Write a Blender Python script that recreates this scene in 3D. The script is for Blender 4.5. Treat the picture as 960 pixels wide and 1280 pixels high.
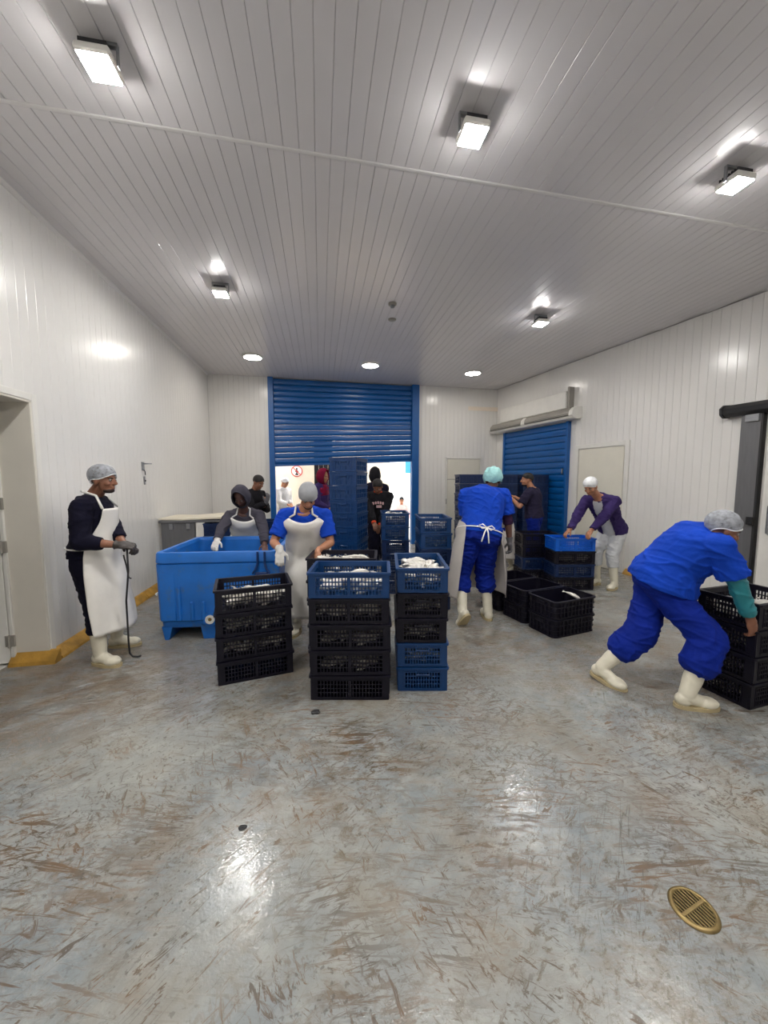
import bpy, bmesh, math, random
import numpy as np
from math import sin, cos, pi, radians, atan2, sqrt
from mathutils import Vector as V, Matrix, noise

# ------------------------------------------------------------------ camera, world, exposure
S = bpy.context.scene
C = S.collection
for o in list(bpy.data.objects):
    bpy.data.objects.remove(o)
CAM_H, FPX = 1.62, 460.0
PITCH, YAW = radians(4.97), radians(9.83)
cd = bpy.data.cameras.new('camera')
cam = bpy.data.objects.new('camera', cd)
C.objects.link(cam)
cam.location = (0, 0, CAM_H)
cam.rotation_euler = (pi / 2 - PITCH, 0, -YAW)
cd.sensor_fit = 'HORIZONTAL'
cd.sensor_width = 36
cd.lens = 36 * FPX / 960
cd.clip_start = 0.05
S.camera = cam

w = bpy.data.worlds.new('daylight')
S.world = w
w.use_nodes = True
w.node_tree.nodes['Background'].inputs[0].default_value = (0.95, 0.98, 1.0, 1)
w.node_tree.nodes['Background'].inputs[1].default_value = 3.0

S.view_settings.view_transform = 'Standard'
S.view_settings.look = 'None'
S.view_settings.gamma = 1
S.view_settings.use_curve_mapping = False
S.view_settings.exposure = 0.0
FLOOD, ROUND, BAY = 435.0, 66.0, 105.0     # lamp strengths

# ------------------------------------------------------------------ measuring helpers (pixel of the photo -> point of the room)
_F = np.array([sin(YAW) * cos(PITCH), cos(YAW) * cos(PITCH), -sin(PITCH)])
_R = np.array([cos(YAW), -sin(YAW), 0.0])
_U = np.cross(_R, _F)


def at(px, py, Y):
    r = _F * FPX + _R * (px - 480) - _U * (py - 640)
    r = r * (Y / r[1])
    return V((r[0], Y, CAM_H + r[2]))


def W(px, Y, z):
    n = _R * FPX - _F * (px - 480)
    return V((-(Y * n[1] + (z - CAM_H) * n[2]) / n[0], Y, z))


# ------------------------------------------------------------------ materials
def srgb(r, g, b):
    f = lambda c: ((c / 255 + .055) / 1.055) ** 2.4 if c > 10 else c / 255 / 12.92
    return (f(r), f(g), f(b), 1)


MATS = {}


def mat(name, col, rough=.5, metal=0, spec=.5, var=.08, vscale=6, bump=0, bscale=40, alpha=1, coat=0, emit=None, estr=0, stretch=None, sheen=0, scuff=None):
    if name in MATS:
        return MATS[name]
    m = bpy.data.materials.new(name)
    m.use_nodes = True
    nt = m.node_tree
    b = nt.nodes['Principled BSDF']
    b.inputs['Roughness'].default_value = rough
    b.inputs['Metallic'].default_value = metal
    b.inputs['Specular IOR Level'].default_value = spec
    b.inputs['Alpha'].default_value = alpha
    b.inputs['Coat Weight'].default_value = coat
    b.inputs['Coat Roughness'].default_value = .1
    if sheen:
        b.inputs['Sheen Weight'].default_value = sheen
    tc = nt.nodes.new('ShaderNodeTexCoord')
    src = tc.outputs['Object']
    if stretch:
        mp = nt.nodes.new('ShaderNodeMapping')
        mp.inputs['Scale'].default_value = stretch
        nt.links.new(src, mp.inputs[0])
        src = mp.outputs[0]
    n = nt.nodes.new('ShaderNodeTexNoise')
    n.inputs['Scale'].default_value = vscale
    n.inputs['Detail'].default_value = 4
    nt.links.new(src, n.inputs['Vector'])
    r = nt.nodes.new('ShaderNodeValToRGB')
    r.color_ramp.elements[0].position = .3
    r.color_ramp.elements[1].position = .7
    r.color_ramp.elements[0].color = tuple(c * (1 - var) for c in col[:3]) + (1,)
    r.color_ramp.elements[1].color = tuple(min(1, c * (1 + var)) for c in col[:3]) + (1,)
    nt.links.new(n.outputs['Fac'], r.inputs[0])
    nt.links.new(r.outputs[0], b.inputs['Base Color'])
    if scuff:
        n3 = nt.nodes.new('ShaderNodeTexNoise')
        n3.inputs['Scale'].default_value = 5
        n3.inputs['Detail'].default_value = 8
        n3.inputs['Roughness'].default_value = .7
        nt.links.new(src, n3.inputs['Vector'])
        r3 = nt.nodes.new('ShaderNodeMapRange')
        r3.inputs['From Min'].default_value = .56
        r3.inputs['From Max'].default_value = .68
        r3.inputs['To Max'].default_value = .7
        nt.links.new(n3.outputs['Fac'], r3.inputs['Value'])
        mx = nt.nodes.new('ShaderNodeMix')
        mx.data_type = 'RGBA'
        nt.links.new(r3.outputs['Result'], mx.inputs['Factor'])
        nt.links.new(r.outputs[0], mx.inputs[6])
        mx.inputs[7].default_value = scuff
        nt.links.new(mx.outputs[2], b.inputs['Base Color'])
    if bump:
        n2 = nt.nodes.new('ShaderNodeTexNoise')
        n2.inputs['Scale'].default_value = bscale
        n2.inputs['Detail'].default_value = 3
        nt.links.new(src, n2.inputs['Vector'])
        bp = nt.nodes.new('ShaderNodeBump')
        bp.inputs['Strength'].default_value = bump
        bp.inputs['Distance'].default_value = .02
        nt.links.new(n2.outputs['Fac'], bp.inputs['Height'])
        nt.links.new(bp.outputs[0], b.inputs['Normal'])
    if emit:
        b.inputs['Emission Color'].default_value = emit
        b.inputs['Emission Strength'].default_value = estr
    MATS[name] = m
    return m


M_wall = mat('white_pvc_panel', srgb(232, 230, 226), .22, var=.02, vscale=1.5, bump=.02, bscale=5)
M_ceil = mat('ceiling_pvc_panel', srgb(222, 219, 221), .24, var=.02, vscale=1.5, bump=.03, bscale=4)
M_gap = mat('panel_backing', srgb(190, 188, 187), .6)
M_seam = mat('seam_strip', srgb(222, 220, 219), .3, var=.03)
M_yellow = mat('yellow_kerb_paint', srgb(184, 140, 58), .55, var=.3, vscale=9, bump=.2)
M_shut = mat('blue_shutter_paint', srgb(4, 82, 150), .32, var=.06, vscale=3)
M_shut2 = mat('blue_guide_paint', srgb(6, 86, 156), .4, var=.06)
M_cream = mat('cream_door_paint', srgb(226, 222, 208), .4, var=.02)
M_frame = mat('white_frame_paint', srgb(228, 226, 220), .4, var=.03)
M_jamb = mat('door_jamb_sheet', srgb(222, 217, 206), .4, var=.04, vscale=3)
M_rubber = mat('dark_rubber_seal', srgb(40, 40, 42), .6)
M_steel = mat('brushed_steel', srgb(150, 152, 155), .35, metal=.8, var=.1, stretch=(1, 1, 12))
M_greysteel = mat('grey_steel_jamb', srgb(112, 112, 114), .45, metal=.3, var=.08, stretch=(6, 6, .6))
M_darkmetal = mat('dark_metal', srgb(58, 58, 60), .45, metal=.6)
M_brass = mat('drain_brass', srgb(150, 130, 88), .36, metal=.85, var=.2, vscale=25)
M_dark = mat('drain_hole_shade', srgb(14, 13, 12), .8)
M_grille = mat('grey_grille', srgb(150, 146, 138), .5, var=.05)
M_plasticw = mat('white_plastic', srgb(232, 230, 224), .35, var=.03)
M_lamp = mat('lamp_diffuser', (1, 1, 1, 1), .4, emit=(1, .975, .94, 1), estr=FLOOD)
M_lampr = mat('round_diffuser', (1, 1, 1, 1), .4, emit=(1, .94, .86, 1), estr=ROUND)
M_lampb = mat('bay_fill_diffuser', (1, 1, 1, 1), .4, emit=(1, .96, .9, 1), estr=BAY)
M_crk = {'black': mat('black_crate_plastic', srgb(13, 11, 27), .45, var=.15, spec=.35),
         'blue': mat('blue_crate_plastic', srgb(6, 56, 108), .4, var=.1),
         'navy': mat('navy_crate_plastic', srgb(5, 36, 80), .42, var=.12),
         'bright': mat('bright_blue_crate_plastic', srgb(8, 98, 208), .38, var=.05)}
M_tub = mat('blue_tub_plastic', srgb(26, 108, 196), .42, var=.14, vscale=4, bump=.08, bscale=18, scuff=srgb(84, 104, 124))
M_tubd = mat('tub_dark_plastic', srgb(14, 52, 110), .5)
M_fish = mat('silver_fish_skin', srgb(226, 222, 214), .28, metal=.25, var=.18, vscale=30)
M_skin = {'brown': mat('brown_skin', srgb(138, 92, 70), .5, var=.08, vscale=20, bump=.05, bscale=120),
          'dark': mat('dark_skin', srgb(92, 60, 50), .5, var=.08, vscale=20, bump=.05, bscale=120),
          'tan': mat('tan_skin', srgb(176, 122, 92), .5, var=.08, vscale=20, bump=.05, bscale=120)}


def cloth(name, rgb, rough=.85, bump=.25):
    return mat('cloth_' + name, srgb(*rgb), rough, var=.1, vscale=8, bump=bump, bscale=28, spec=.2)


M_navy = cloth('navy', (15, 14, 34))
M_blue = cloth('royal_blue', (15, 64, 178))
M_tblue = cloth('trouser_blue', (8, 36, 134))
M_dgrey = cloth('charcoal', (66, 64, 74))
M_tee = cloth('dark_tee', (40, 36, 58))
M_purple = cloth('purple', (58, 44, 96))
M_mauve = cloth('mauve_sleeve', (52, 30, 58))
M_white = cloth('white', (222, 222, 222))
M_trw = cloth('white_trouser', (206, 208, 210))
M_blackc = cloth('black', (26, 25, 30))
M_maroon = cloth('maroon', (120, 14, 52))
M_pink = cloth('pink', (226, 186, 186))
M_orange = cloth('orange', (232, 84, 52))
M_greyb = cloth('grey_beanie', (156, 158, 162))
M_apron = mat('white_pvc_apron', srgb(242, 239, 233), .25, var=.05, vscale=5, bump=.25, bscale=9)
M_aprong = mat('clear_pvc_apron', srgb(196, 190, 184), .3, var=.06, alpha=.78)
M_boot = mat('white_rubber_boot', srgb(226, 220, 200), .38, var=.06, vscale=10)
M_sole = mat('tan_rubber_sole', srgb(186, 170, 132), .6, var=.1)
M_teal = mat('teal_sleeve_plastic', srgb(38, 128, 138), .45, var=.12, bump=.3, bscale=20)
M_glove = mat('dark_rubber_glove', srgb(64, 58, 56), .5, var=.1)
M_glovew = mat('white_knit_glove', srgb(206, 204, 200), .8, var=.1)
M_gloveg = mat('grey_knit_glove', srgb(100, 98, 102), .8, var=.1)
M_hair = mat('black_hair', srgb(24, 19, 18), .6, var=.2, vscale=60, bump=.5, bscale=90)
M_beard = mat('dark_beard', srgb(46, 32, 28), .7, var=.2)
M_net = mat('white_hairnet', srgb(196, 200, 208), .6, var=.3, vscale=40, bump=.4, bscale=60, alpha=.4)
M_netw = mat('white_bouffant', srgb(232, 234, 236), .6, var=.08, bump=.5, bscale=50)
M_nett = mat('teal_bouffant', srgb(160, 214, 214), .6, var=.12, vscale=30, bump=.5, bscale=40)
M_eye = mat('eye_white', srgb(150, 138, 130), .4)
M_iris = mat('eye_iris', srgb(32, 20, 14), .15)
M_lip = mat('lip', srgb(120, 66, 58), .5)
M_paper = mat('cream_board', srgb(224, 216, 196), .6, var=.05)
M_bay = mat('bay_wall_paint', srgb(236, 224, 208), .6, var=.03)
M_red = mat('sign_red', srgb(206, 34, 44), .5)
M_signw = mat('sign_white', srgb(240, 238, 234), .5)
M_skyb = mat('sky_blue_panel', srgb(70, 170, 220), .5)
M_ground = mat('yard_concrete', srgb(214, 208, 198), .8, var=.08, vscale=2)


def floor_material():
    m = bpy.data.materials.new('worn_wet_painted_concrete')
    m.use_nodes = True
    nt = m.node_tree
    L = nt.links.new
    b = nt.nodes['Principled BSDF']
    g = nt.nodes.new('ShaderNodeNewGeometry')
    P = g.outputs['Position']

    def noi(scale, detail=4, rough=.55, dist=0, vec=None, map_scale=None, rot=0):
        n = nt.nodes.new('ShaderNodeTexNoise')
        n.inputs['Scale'].default_value = scale
        n.inputs['Detail'].default_value = detail
        n.inputs['Roughness'].default_value = rough
        n.inputs['Distortion'].default_value = dist
        v = vec or P
        if map_scale:
            r0 = nt.nodes.new('ShaderNodeMapping')
            r0.inputs['Rotation'].default_value = (0, 0, rot)
            L(v, r0.inputs[0])
            mp = nt.nodes.new('ShaderNodeMapping')
            mp.inputs['Scale'].default_value = map_scale
            L(r0.outputs[0], mp.inputs[0])
            v = mp.outputs[0]
        L(v, n.inputs['Vector'])
        return n.outputs['Fac']

    def ramp(f, a, bb, ca=0., cb=1.):
        r = nt.nodes.new('ShaderNodeMapRange')
        r.inputs['From Min'].default_value = a
        r.inputs['From Max'].default_value = bb
        r.inputs['To Min'].default_value = ca
        r.inputs['To Max'].default_value = cb
        L(f, r.inputs['Value'])
        return r.outputs['Result']

    def mth(op, a, bb):
        n = nt.nodes.new('ShaderNodeMath')
        n.operation = op
        n.use_clamp = op in ('ADD',)
        for i, q in enumerate((a, bb)):
            if isinstance(q, (int, float)):
                n.inputs[i].default_value = q
            else:
                L(q, n.inputs[i])
        return n.outputs[0]

    def mix(f, a, bb):
        n = nt.nodes.new('ShaderNodeMix')
        n.data_type = 'RGBA'
        L(f, n.inputs['Factor'])
        for k, q in (('A', a), ('B', bb)):
            s = [i for i in n.inputs if i.name == k and i.type == 'RGBA'][0]
            if isinstance(q, tuple):
                s.default_value = q
            else:
                L(q, s)
        return [o for o in n.outputs if o.type == 'RGBA'][0]

    base = mix(ramp(noi(1.1, 5), .35, .65), srgb(134, 141, 144), srgb(160, 160, 154))
    base = mix(ramp(noi(7, 6, .65), .45, .7, 0, .5), base, srgb(182, 182, 176))
    base = mix(ramp(noi(2.2, 4, .6), .48, .7, 0, .6), base, srgb(132, 122, 106))
    # scuffs: short streaks in several directions, each within its own patches
    tot = None
    for k, (rot, sc, patch, lo, hi) in enumerate((
            (.12, (5, 34, 5), .7, .53, .585), (1.25, (8, 34, 5), 1.1, .57, .62), (-.1, (9, 50, 9), .9, .535, .585),
            (-.7, (8, 36, 5), 1.0, .57, .62), (.75, (12, 46, 9), 1.3, .57, .62), (.3, (3.6, 38, 5), .6, .55, .595))):
        s = ramp(noi(1.0, 5, .7, .9, map_scale=sc, rot=rot), lo, hi)
        pt = ramp(noi(patch, 3, .6, map_scale=(1, 1, 1 + .37 * k), rot=k * 1.3), .45, .58)
        s = mth('MULTIPLY', s, pt)
        tot = s if tot is None else mth('MAXIMUM', tot, s)
    brown = mix(ramp(noi(5, 3), .4, .6), srgb(104, 76, 46), srgb(80, 68, 56))
    base = mix(mth('MULTIPLY', tot, .85), base, brown)
    # ingrained dirt: fine brown mottling in broad patches
    dirt = mth('MULTIPLY', ramp(noi(1.0, 8, .75, .8, map_scale=(7, 13, 7), rot=.2), .5, .64), ramp(noi(.75, 4, .6, .4), .42, .6))
    base = mix(mth('MULTIPLY', dirt, .78), base, srgb(112, 94, 72))
    dirt2 = mth('MULTIPLY', ramp(noi(1.0, 8, .78, .8, map_scale=(16, 30, 9), rot=-.5), .52, .6), ramp(noi(1.2, 4, .6, .4, map_scale=(1, 1, 3), rot=2), .45, .6))
    base = mix(mth('MULTIPLY', dirt2, .75), base, srgb(98, 84, 66))
    # speckles of grit
    sp = mth('MULTIPLY', ramp(noi(42, 2, .5), .62, .67), ramp(noi(1.7, 3), .42, .56))
    base = mix(mth('MULTIPLY', sp, .5), base, srgb(84, 78, 72))
    # long fine scratches / cracks
    for rot, sc in ((-.95, (.35, 16, 1)), (-.8, (.5, 11, 1))):
        n = noi(1.0, 2, .5, .4, map_scale=sc, rot=rot)
        d = mth('ABSOLUTE', mth('SUBTRACT', n, .5), 0)
        line = mth('MULTIPLY', ramp(d, .0, .004, 1, 0), ramp(noi(.9, 2, map_scale=(1, 1, 1), rot=rot), .5, .58))
        base = mix(mth('MULTIPLY', line, .6), base, srgb(92, 86, 80))
    # rusty dirt near the left door
    sx = nt.nodes.new('ShaderNodeSeparateXYZ')
    L(P, sx.inputs[0])
    dx = mth('ADD', mth('MULTIPLY', mth('POWER', mth('ADD', sx.outputs['X'], 2.2), 2), .8), 0)
    dy = mth('MULTIPLY', mth('POWER', mth('SUBTRACT', sx.outputs['Y'], 3.0), 2), 1.4)
    dd = mth('SQRT', mth('ADD', mth('MULTIPLY', dx, .2), mth('MULTIPLY', dy, .2)), 0)
    rust = mth('MULTIPLY', ramp(dd, .15, .55, 1, 0), ramp(noi(1.0, 5, .65, .6, map_scale=(2, 7, 1), rot=-.5), .42, .6))
    base = mix(mth('MULTIPLY', rust, .7), base, srgb(116, 96, 74))
    L(base, b.inputs['Base Color'])
    wet = ramp(noi(1.3, 4, .6, .3), .42, .6)
    ro = mth('ADD', mth('MULTIPLY', wet, -.19), .27)
    ro = mth('ADD', ro, mth('MULTIPLY', tot, .25))
    L(ro, b.inputs['Roughness'])
    b.inputs['Specular IOR Level'].default_value = .5
    bp = nt.nodes.new('ShaderNodeBump')
    bp.inputs['Strength'].default_value = .45
    bp.inputs['Distance'].default_value = .006
    L(mth('ADD', mth('ADD', mth('MULTIPLY', noi(26, 4, .6), .45), mth('MULTIPLY', noi(5, 3), .35)), mth('MULTIPLY', noi(90, 2, .6), .16)), bp.inputs['Height'])
    L(bp.outputs[0], b.inputs['Normal'])
    return m


M_floor = floor_material()


# ------------------------------------------------------------------ mesh helpers
class MB:
    """collects shapes; build() links them as one mesh object"""

    def __init__(s):
        s.v = []
        s.f = []

    def add(s, vs, fs):
        o = len(s.v)
        s.v += [tuple(v) for v in vs]
        s.f += [tuple(i + o for i in f) for f in fs]
        return s

    def box(s, x0, x1, y0, y1, z0, z1, T=None):
        vs = [V((x, y, z)) for z in (z0, z1) for y in (y0, y1) for x in (x0, x1)]
        if T:
            vs = [T @ v for v in vs]
        return s.add(vs, [(0, 2, 3, 1), (4, 5, 7, 6), (0, 1, 5, 4), (2, 6, 7, 3), (0, 4, 6, 2), (1, 3, 7, 5)])

    def bbox(s, x0, x1, y0, y1, z0, z1, r=.005, T=None):
        """box with chamfered edges"""
        r = min(r, (x1 - x0) * .45, (y1 - y0) * .45, (z1 - z0) * .45)
        cx, cy, cz = (x0 + x1) / 2, (y0 + y1) / 2, (z0 + z1) / 2
        hx, hy, hz = (x1 - x0) / 2, (y1 - y0) / 2, (z1 - z0) / 2
        bm = bmesh.new()
        vs = []
        for sx in (-1, 1):
            for sy in (-1, 1):
                for sz in (-1, 1):
                    vs.append((cx + sx * hx, cy + sy * (hy - r), cz + sz * (hz - r)))
                    vs.append((cx + sx * (hx - r), cy + sy * hy, cz + sz * (hz - r)))
                    vs.append((cx + sx * (hx - r), cy + sy * (hy - r), cz + sz * hz))
        for v in vs:
            bm.verts.new(v)
        bmesh.ops.convex_hull(bm, input=bm.verts)
        bm.verts.index_update()
        vv = [v.co.copy() for v in bm.verts]
        ff = [tuple(v.index for v in f.verts) for f in bm.faces]
        bm.free()
        if T:
            vv = [T @ v for v in vv]
        return s.add(vv, ff)

    def rings(s, rings, closed=True, cap0=True, cap1=True):
        n = len(rings[0])
        o = 0
        vs = [p for r in rings for p in r]
        fs = []
        for i in range(len(rings) - 1):
            for j in range(n if closed else n - 1):
                k = (j + 1) % n
                fs.append((i * n + j, i * n + k, (i + 1) * n + k, (i + 1) * n + j))
        if cap0:
            fs.append(tuple(range(n - 1, -1, -1)))
        if cap1:
            e = (len(rings) - 1) * n
            fs.append(tuple(range(e, e + n)))
        return s.add(vs, fs)

    def tube(s, pts, r, n=8, r1=None):
        pts = [V(p) for p in pts]
        rr = []
        up = V((0, 0, 1))
        prev = None
        for i, p in enumerate(pts):
            t = (pts[min(i + 1, len(pts) - 1)] - pts[max(i - 1, 0)]).normalized()
            if prev is None:
                a = t.cross(up)
                if a.length < .05:
                    a = t.cross(V((1, 0, 0)))
            else:
                a = prev - t * prev.dot(t)
            a.normalize()
            prev = a
            b = t.cross(a)
            q = r if r1 is None else r + (r1 - r) * i / (len(pts) - 1)
            rr.append([p + (a * cos(2 * pi * k / n) + b * sin(2 * pi * k / n)) * q for k in range(n)])
        return s.rings(rr)

    def disc(s, c, r0, z0, z1, n=32, T=None, r1=None):
        r1 = r0 if r1 is None else r1
        R = [[V((c[0] + q * cos(2 * pi * k / n), c[1] + q * sin(2 * pi * k / n), z)) for k in range(n)] for q, z in ((r0, z0), (r1, z1))]
        if T:
            R = [[T @ p for p in r] for r in R]
        return s.rings(R)

    def lathe(s, prof, n=32, T=None):
        R = [[V((r * cos(2 * pi * k / n), r * sin(2 * pi * k / n), z)) for k in range(n)] for r, z in prof]
        if T:
            R = [[T @ p for p in r] for r in R]
        return s.rings(R)

    def prism(s, poly, axis_vec):
        a = V(axis_vec)
        p = [V(q) for q in poly]
        return s.rings([p, [q + a for q in p]])

    def mesh(s, name, m=None, smooth=False):
        me = bpy.data.meshes.new(name)
        me.from_pydata(s.v, [], s.f)
        bm = bmesh.new()
        bm.from_mesh(me)
        bmesh.ops.recalc_face_normals(bm, faces=bm.faces)
        bm.to_mesh(me)
        bm.free()
        if m:
            me.materials.append(m)
        if smooth:
            me.polygons.foreach_set('use_smooth', [True] * len(me.polygons))
        return me

    def build(s, name, m, parent=None, smooth=False):
        return link(name, s.mesh(name, m, smooth), parent)


def link(name, me, parent=None):
    o = bpy.data.objects.new(name, me)
    C.objects.link(o)
    if parent:
        o.parent = parent
    return o


def smooth_by_angle(o, ang=40):
    me = o.data
    me.polygons.foreach_set('use_smooth', [True] * len(me.polygons))
    bm = bmesh.new()
    bm.from_mesh(me)
    for e in bm.edges:
        if len(e.link_faces) == 2 and e.calc_face_angle(0) > radians(ang):
            e.smooth = False
    bm.to_mesh(me)
    bm.free()


def tag(o, label, cat, group=None, kind=None):
    o['label'] = label
    if cat:
        o['category'] = cat
    if group:
        o['group'] = group
    if kind:
        o['kind'] = kind
    return o


def thing(name, label, cat, loc=(0, 0, 0), rz=0, group=None):
    o = bpy.data.objects.new(name, None)
    C.objects.link(o)
    o.empty_display_size = .1
    o.location = loc
    o.rotation_euler = (0, 0, rz)
    return tag(o, label, cat, group)


def struct(o, label, cat=None):
    o['kind'] = 'structure'
    o['label'] = label
    if cat:
        o['category'] = cat
    return o


def rrect(hx, hy, r, z, n=5, cx=0, cy=0):
    out = []
    for sx, sy, a0 in ((1, 1, 0), (-1, 1, 90), (-1, -1, 180), (1, -1, 270)):
        for k in range(n + 1):
            a = radians(a0 + 90 * k / n)
            out.append(V((cx + sx * (hx - r) + r * cos(a), cy + sy * (hy - r) + r * sin(a), z)))
    return out


# ------------------------------------------------------------------ room shell
ZC = 3.95
XL = -2.42
BL, BR = V((XL, 8.89, 0)), V((4.58, 9.15, 0))       # back wall line
RD = V((5.5 - 4.58, 3.9 - 9.15, 0)).normalized()     # right wall direction, toward the camera
YB = -2.6                                            # wall behind the camera
RE = BR + RD * ((YB - BR.y) / RD.y)
BD = (BR - BL).normalized()
PW = .11

fl = MB().add([(XL - .3, YB - .2, 0), (RE.x + .3, YB - .2, 0), (BR.x + .3, 9.6, 0), (XL - .3, 9.6, 0),
               (XL - .3, YB - .2, -.1), (RE.x + .3, YB - .2, -.1), (BR.x + .3, 9.6, -.1), (XL - .3, 9.6, -.1)],
              [(0, 1, 2, 3), (7, 6, 5, 4), (0, 4, 5, 1), (1, 5, 6, 2), (2, 6, 7, 3), (3, 7, 4, 0)]).build('floor', M_floor)
struct(fl, 'worn wet grey painted concrete floor with brown scuffs')

ce = MB().add([(XL - .2, YB - .2, ZC + .012), (RE.x + .2, YB - .2, ZC + .012), (BR.x + .2, 9.4, ZC + .012), (XL - .2, 9.4, ZC + .012),
               (XL - .2, YB - .2, ZC + .1), (RE.x + .2, YB - .2, ZC + .1), (BR.x + .2, 9.4, ZC + .1), (XL - .2, 9.4, ZC + .1)],
              [(3, 2, 1, 0), (4, 5, 6, 7), (0, 1, 5, 4), (1, 2, 6, 5), (2, 3, 7, 6), (3, 0, 4, 7)]).build('ceiling', M_gap)
struct(ce, 'glossy white plastic plank ceiling with long grooves')


def plank_poly(wd, th=.012, ch=.0035, g=.0006):
    """cross-section (u across, v out of the wall): chamfered board with a shallow groove to the next one"""
    return [(g, 0), (g, th - ch), (g + ch * .8, th), (wd - g - ch * .8, th), (wd - g, th - ch), (wd - g, 0)]


def seam_y(x):
    return 2.83 + (x - XL) * .026


n_pl = int((RE.x - XL) / PW) + 1
rest = MB()
for i in range(n_pl):
    x0 = XL + i * PW
    ymax = min(9.15, (BL.y + (x0 - XL) * BD.y / BD.x))
    # the right wall cuts the outer boards short
    if x0 + PW > BR.x:
        ymax = min(ymax, BR.y + RD.y * ((x0 + PW - BR.x) / RD.x))
    if ymax < YB + .3:
        continue
    ys = seam_y(x0)
    for a, b in ((YB, min(ys, ymax)), (ys, ymax)):
        if b - a < .1:
            continue
        poly = [(x0 + u, a, ZC + .012 - v) for u, v in plank_poly(PW)]
        MB().prism(poly, (0, b - a, 0)).build('ceiling_plank', M_ceil, ce)
sm = MB()
sm.prism([(XL, seam_y(XL) - .015, ZC + .005), (XL, seam_y(XL) - .015, ZC - .003), (XL, seam_y(XL) - .008, ZC - .006), (XL, seam_y(XL) + .008, ZC - .006), (XL, seam_y(XL) + .015, ZC - .003), (XL, seam_y(XL) + .015, ZC + .005)],
         (5.62 - XL, .026 * (5.62 - XL), 0))
sm.build('seam_strip', M_seam, ce)
# small angle moulding between ceiling and walls
cv = MB()
cv.prism([(XL, YB, ZC), (XL + .03, YB, ZC), (XL + .03, YB, ZC - .008), (XL + .008, YB, ZC - .03), (XL, YB, ZC - .03)], (0, BL.y - YB, 0))
cv.build('cornice', M_seam, ce)


def wall_planks(parent, a, d, nrm, s0, s1, z0, z1, name='wall_panel', th=.012):
    n = max(1, round((s1 - s0) / PW))
    pw = (s1 - s0) / n
    for i in range(n):
        o = a + d * (s0 + i * pw)
        poly = [o + d * u + nrm * v + V((0, 0, z0)) for u, v in plank_poly(pw, th)]
        MB().prism(poly, (0, 0, z1 - z0)).build(name, M_wall, parent)


# left wall: doorway between y 2.62 and 3.66
DY0, DY1, DZ = 2.62, 3.66, 2.29
wl = MB()
wl.box(XL - .28, XL - .012, DY1, 9.3, 0, ZC + .05)
wl.box(XL - .28, XL - .012, DY0, DY1, DZ, ZC + .05)
wl.box(XL - .28, XL - .012, YB - .2, DY0, 0, ZC + .05)
wl = wl.build('wall_left', M_gap)
struct(wl, 'left wall of glossy white vertical plastic panels')
NX = V((1, 0, 0))
A0 = V((XL - .012, 0, 0))
wall_planks(wl, A0, V((0, 1, 0)), NX, DY1 + .06, BL.y, 0, ZC)
wall_planks(wl, A0, V((0, 1, 0)), NX, DY0 - .06, DY1 + .06, DZ + .05, ZC)
wall_planks(wl, A0, V((0, 1, 0)), NX, YB, DY0 - .06, 0, ZC)

# back wall: opening from x -1.10 to 2.42
wb = MB()
Tb = Matrix.Translation(BL) @ Matrix.Rotation(atan2(BD.y, BD.x), 4, 'Z')
LB = (BR - BL).length
OP0, OP1 = 1.30, 4.84
wb.box(-.2, OP0, .012, .25, 0, ZC + .05, Tb)
wb.box(OP1, LB + .3, .012, .25, 0, ZC + .05, Tb)
wb.box(OP0, OP1, .06, .25, 3.0, ZC + .05, Tb)
wb = wb.build('wall_back', M_gap)
struct(wb, 'back wall of white vertical panels around the blue roller shutter')
NB = V((BD.y, -BD.x, 0))
AB = BL - NB * .012
wall_planks(wb, AB, BD, NB, 0, OP0, 0, ZC)
wall_planks(wb, AB, BD, NB, OP1, LB, 0, ZC)

# right wall
wr = MB()
LR = (RE - BR).length
Tr = Matrix.Translation(BR) @ Matrix.Rotation(atan2(RD.y, RD.x), 4, 'Z')   # local x along wall toward camera, local y = outward to the right
wr.box(-.2, LR + .2, .012, .25, 0, ZC + .05, Tr)
wr = wr.build('wall_right', M_gap)
struct(wr, 'right wall of glossy white vertical plastic panels')
NR = V((RD.y, -RD.x, 0))
AR = BR - NR * .012
wall_planks(wr, AR, RD, NR, 0, LR, 0, ZC)
# wall behind the camera
wf = MB().box(XL - .3, RE.x + .3, YB - .2, YB, 0, ZC + .05).build('wall_front', M_wall)
struct(wf, 'white wall closing the room opposite the roller shutter')

# yellow kerbs
def kerb(name, a, d, nrm, s0, s1, label, pieces):
    e = thing(name, label, None, (0, 0, 0))
    e['kind'] = 'structure'
    L = (s1 - s0) / pieces
    for i in range(pieces):
        o = a + d * (s0 + i * L + .004)
        jit = random.Random(i).uniform(-.006, .006)
        prof = [(0, 0), (.085 + jit, 0), (.078 + jit, .02), (.02, .085), (0, .09)]
        MB().prism([o + nrm * u + V((0, 0, z)) for u, z in prof], d * (L - .008)).build('kerb_block', M_yellow, e)
    return e


random.seed(3)
kerb('baseboard_left', V((XL, 0, 0)), V((0, 1, 0)), NX, DY1 + .02, BL.y, 'yellow painted sloping kerb along the left wall', 6)
kerb('baseboard_right', BR.copy(), RD, NR, 3.72, 4.72, 'yellow painted sloping kerb along the right wall', 1)
kb = MB().prism([(XL - .27, DY1, 0), (XL - .27, DY1 - .09, 0), (XL - .27, DY1 - .08, .03), (XL - .27, DY1 - .02, .1), (XL - .27, DY1, .105)], (.36, 0, 0))
struct(kb.build('trim_1', M_yellow), 'yellow kerb block at the foot of the door jamb')

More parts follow.
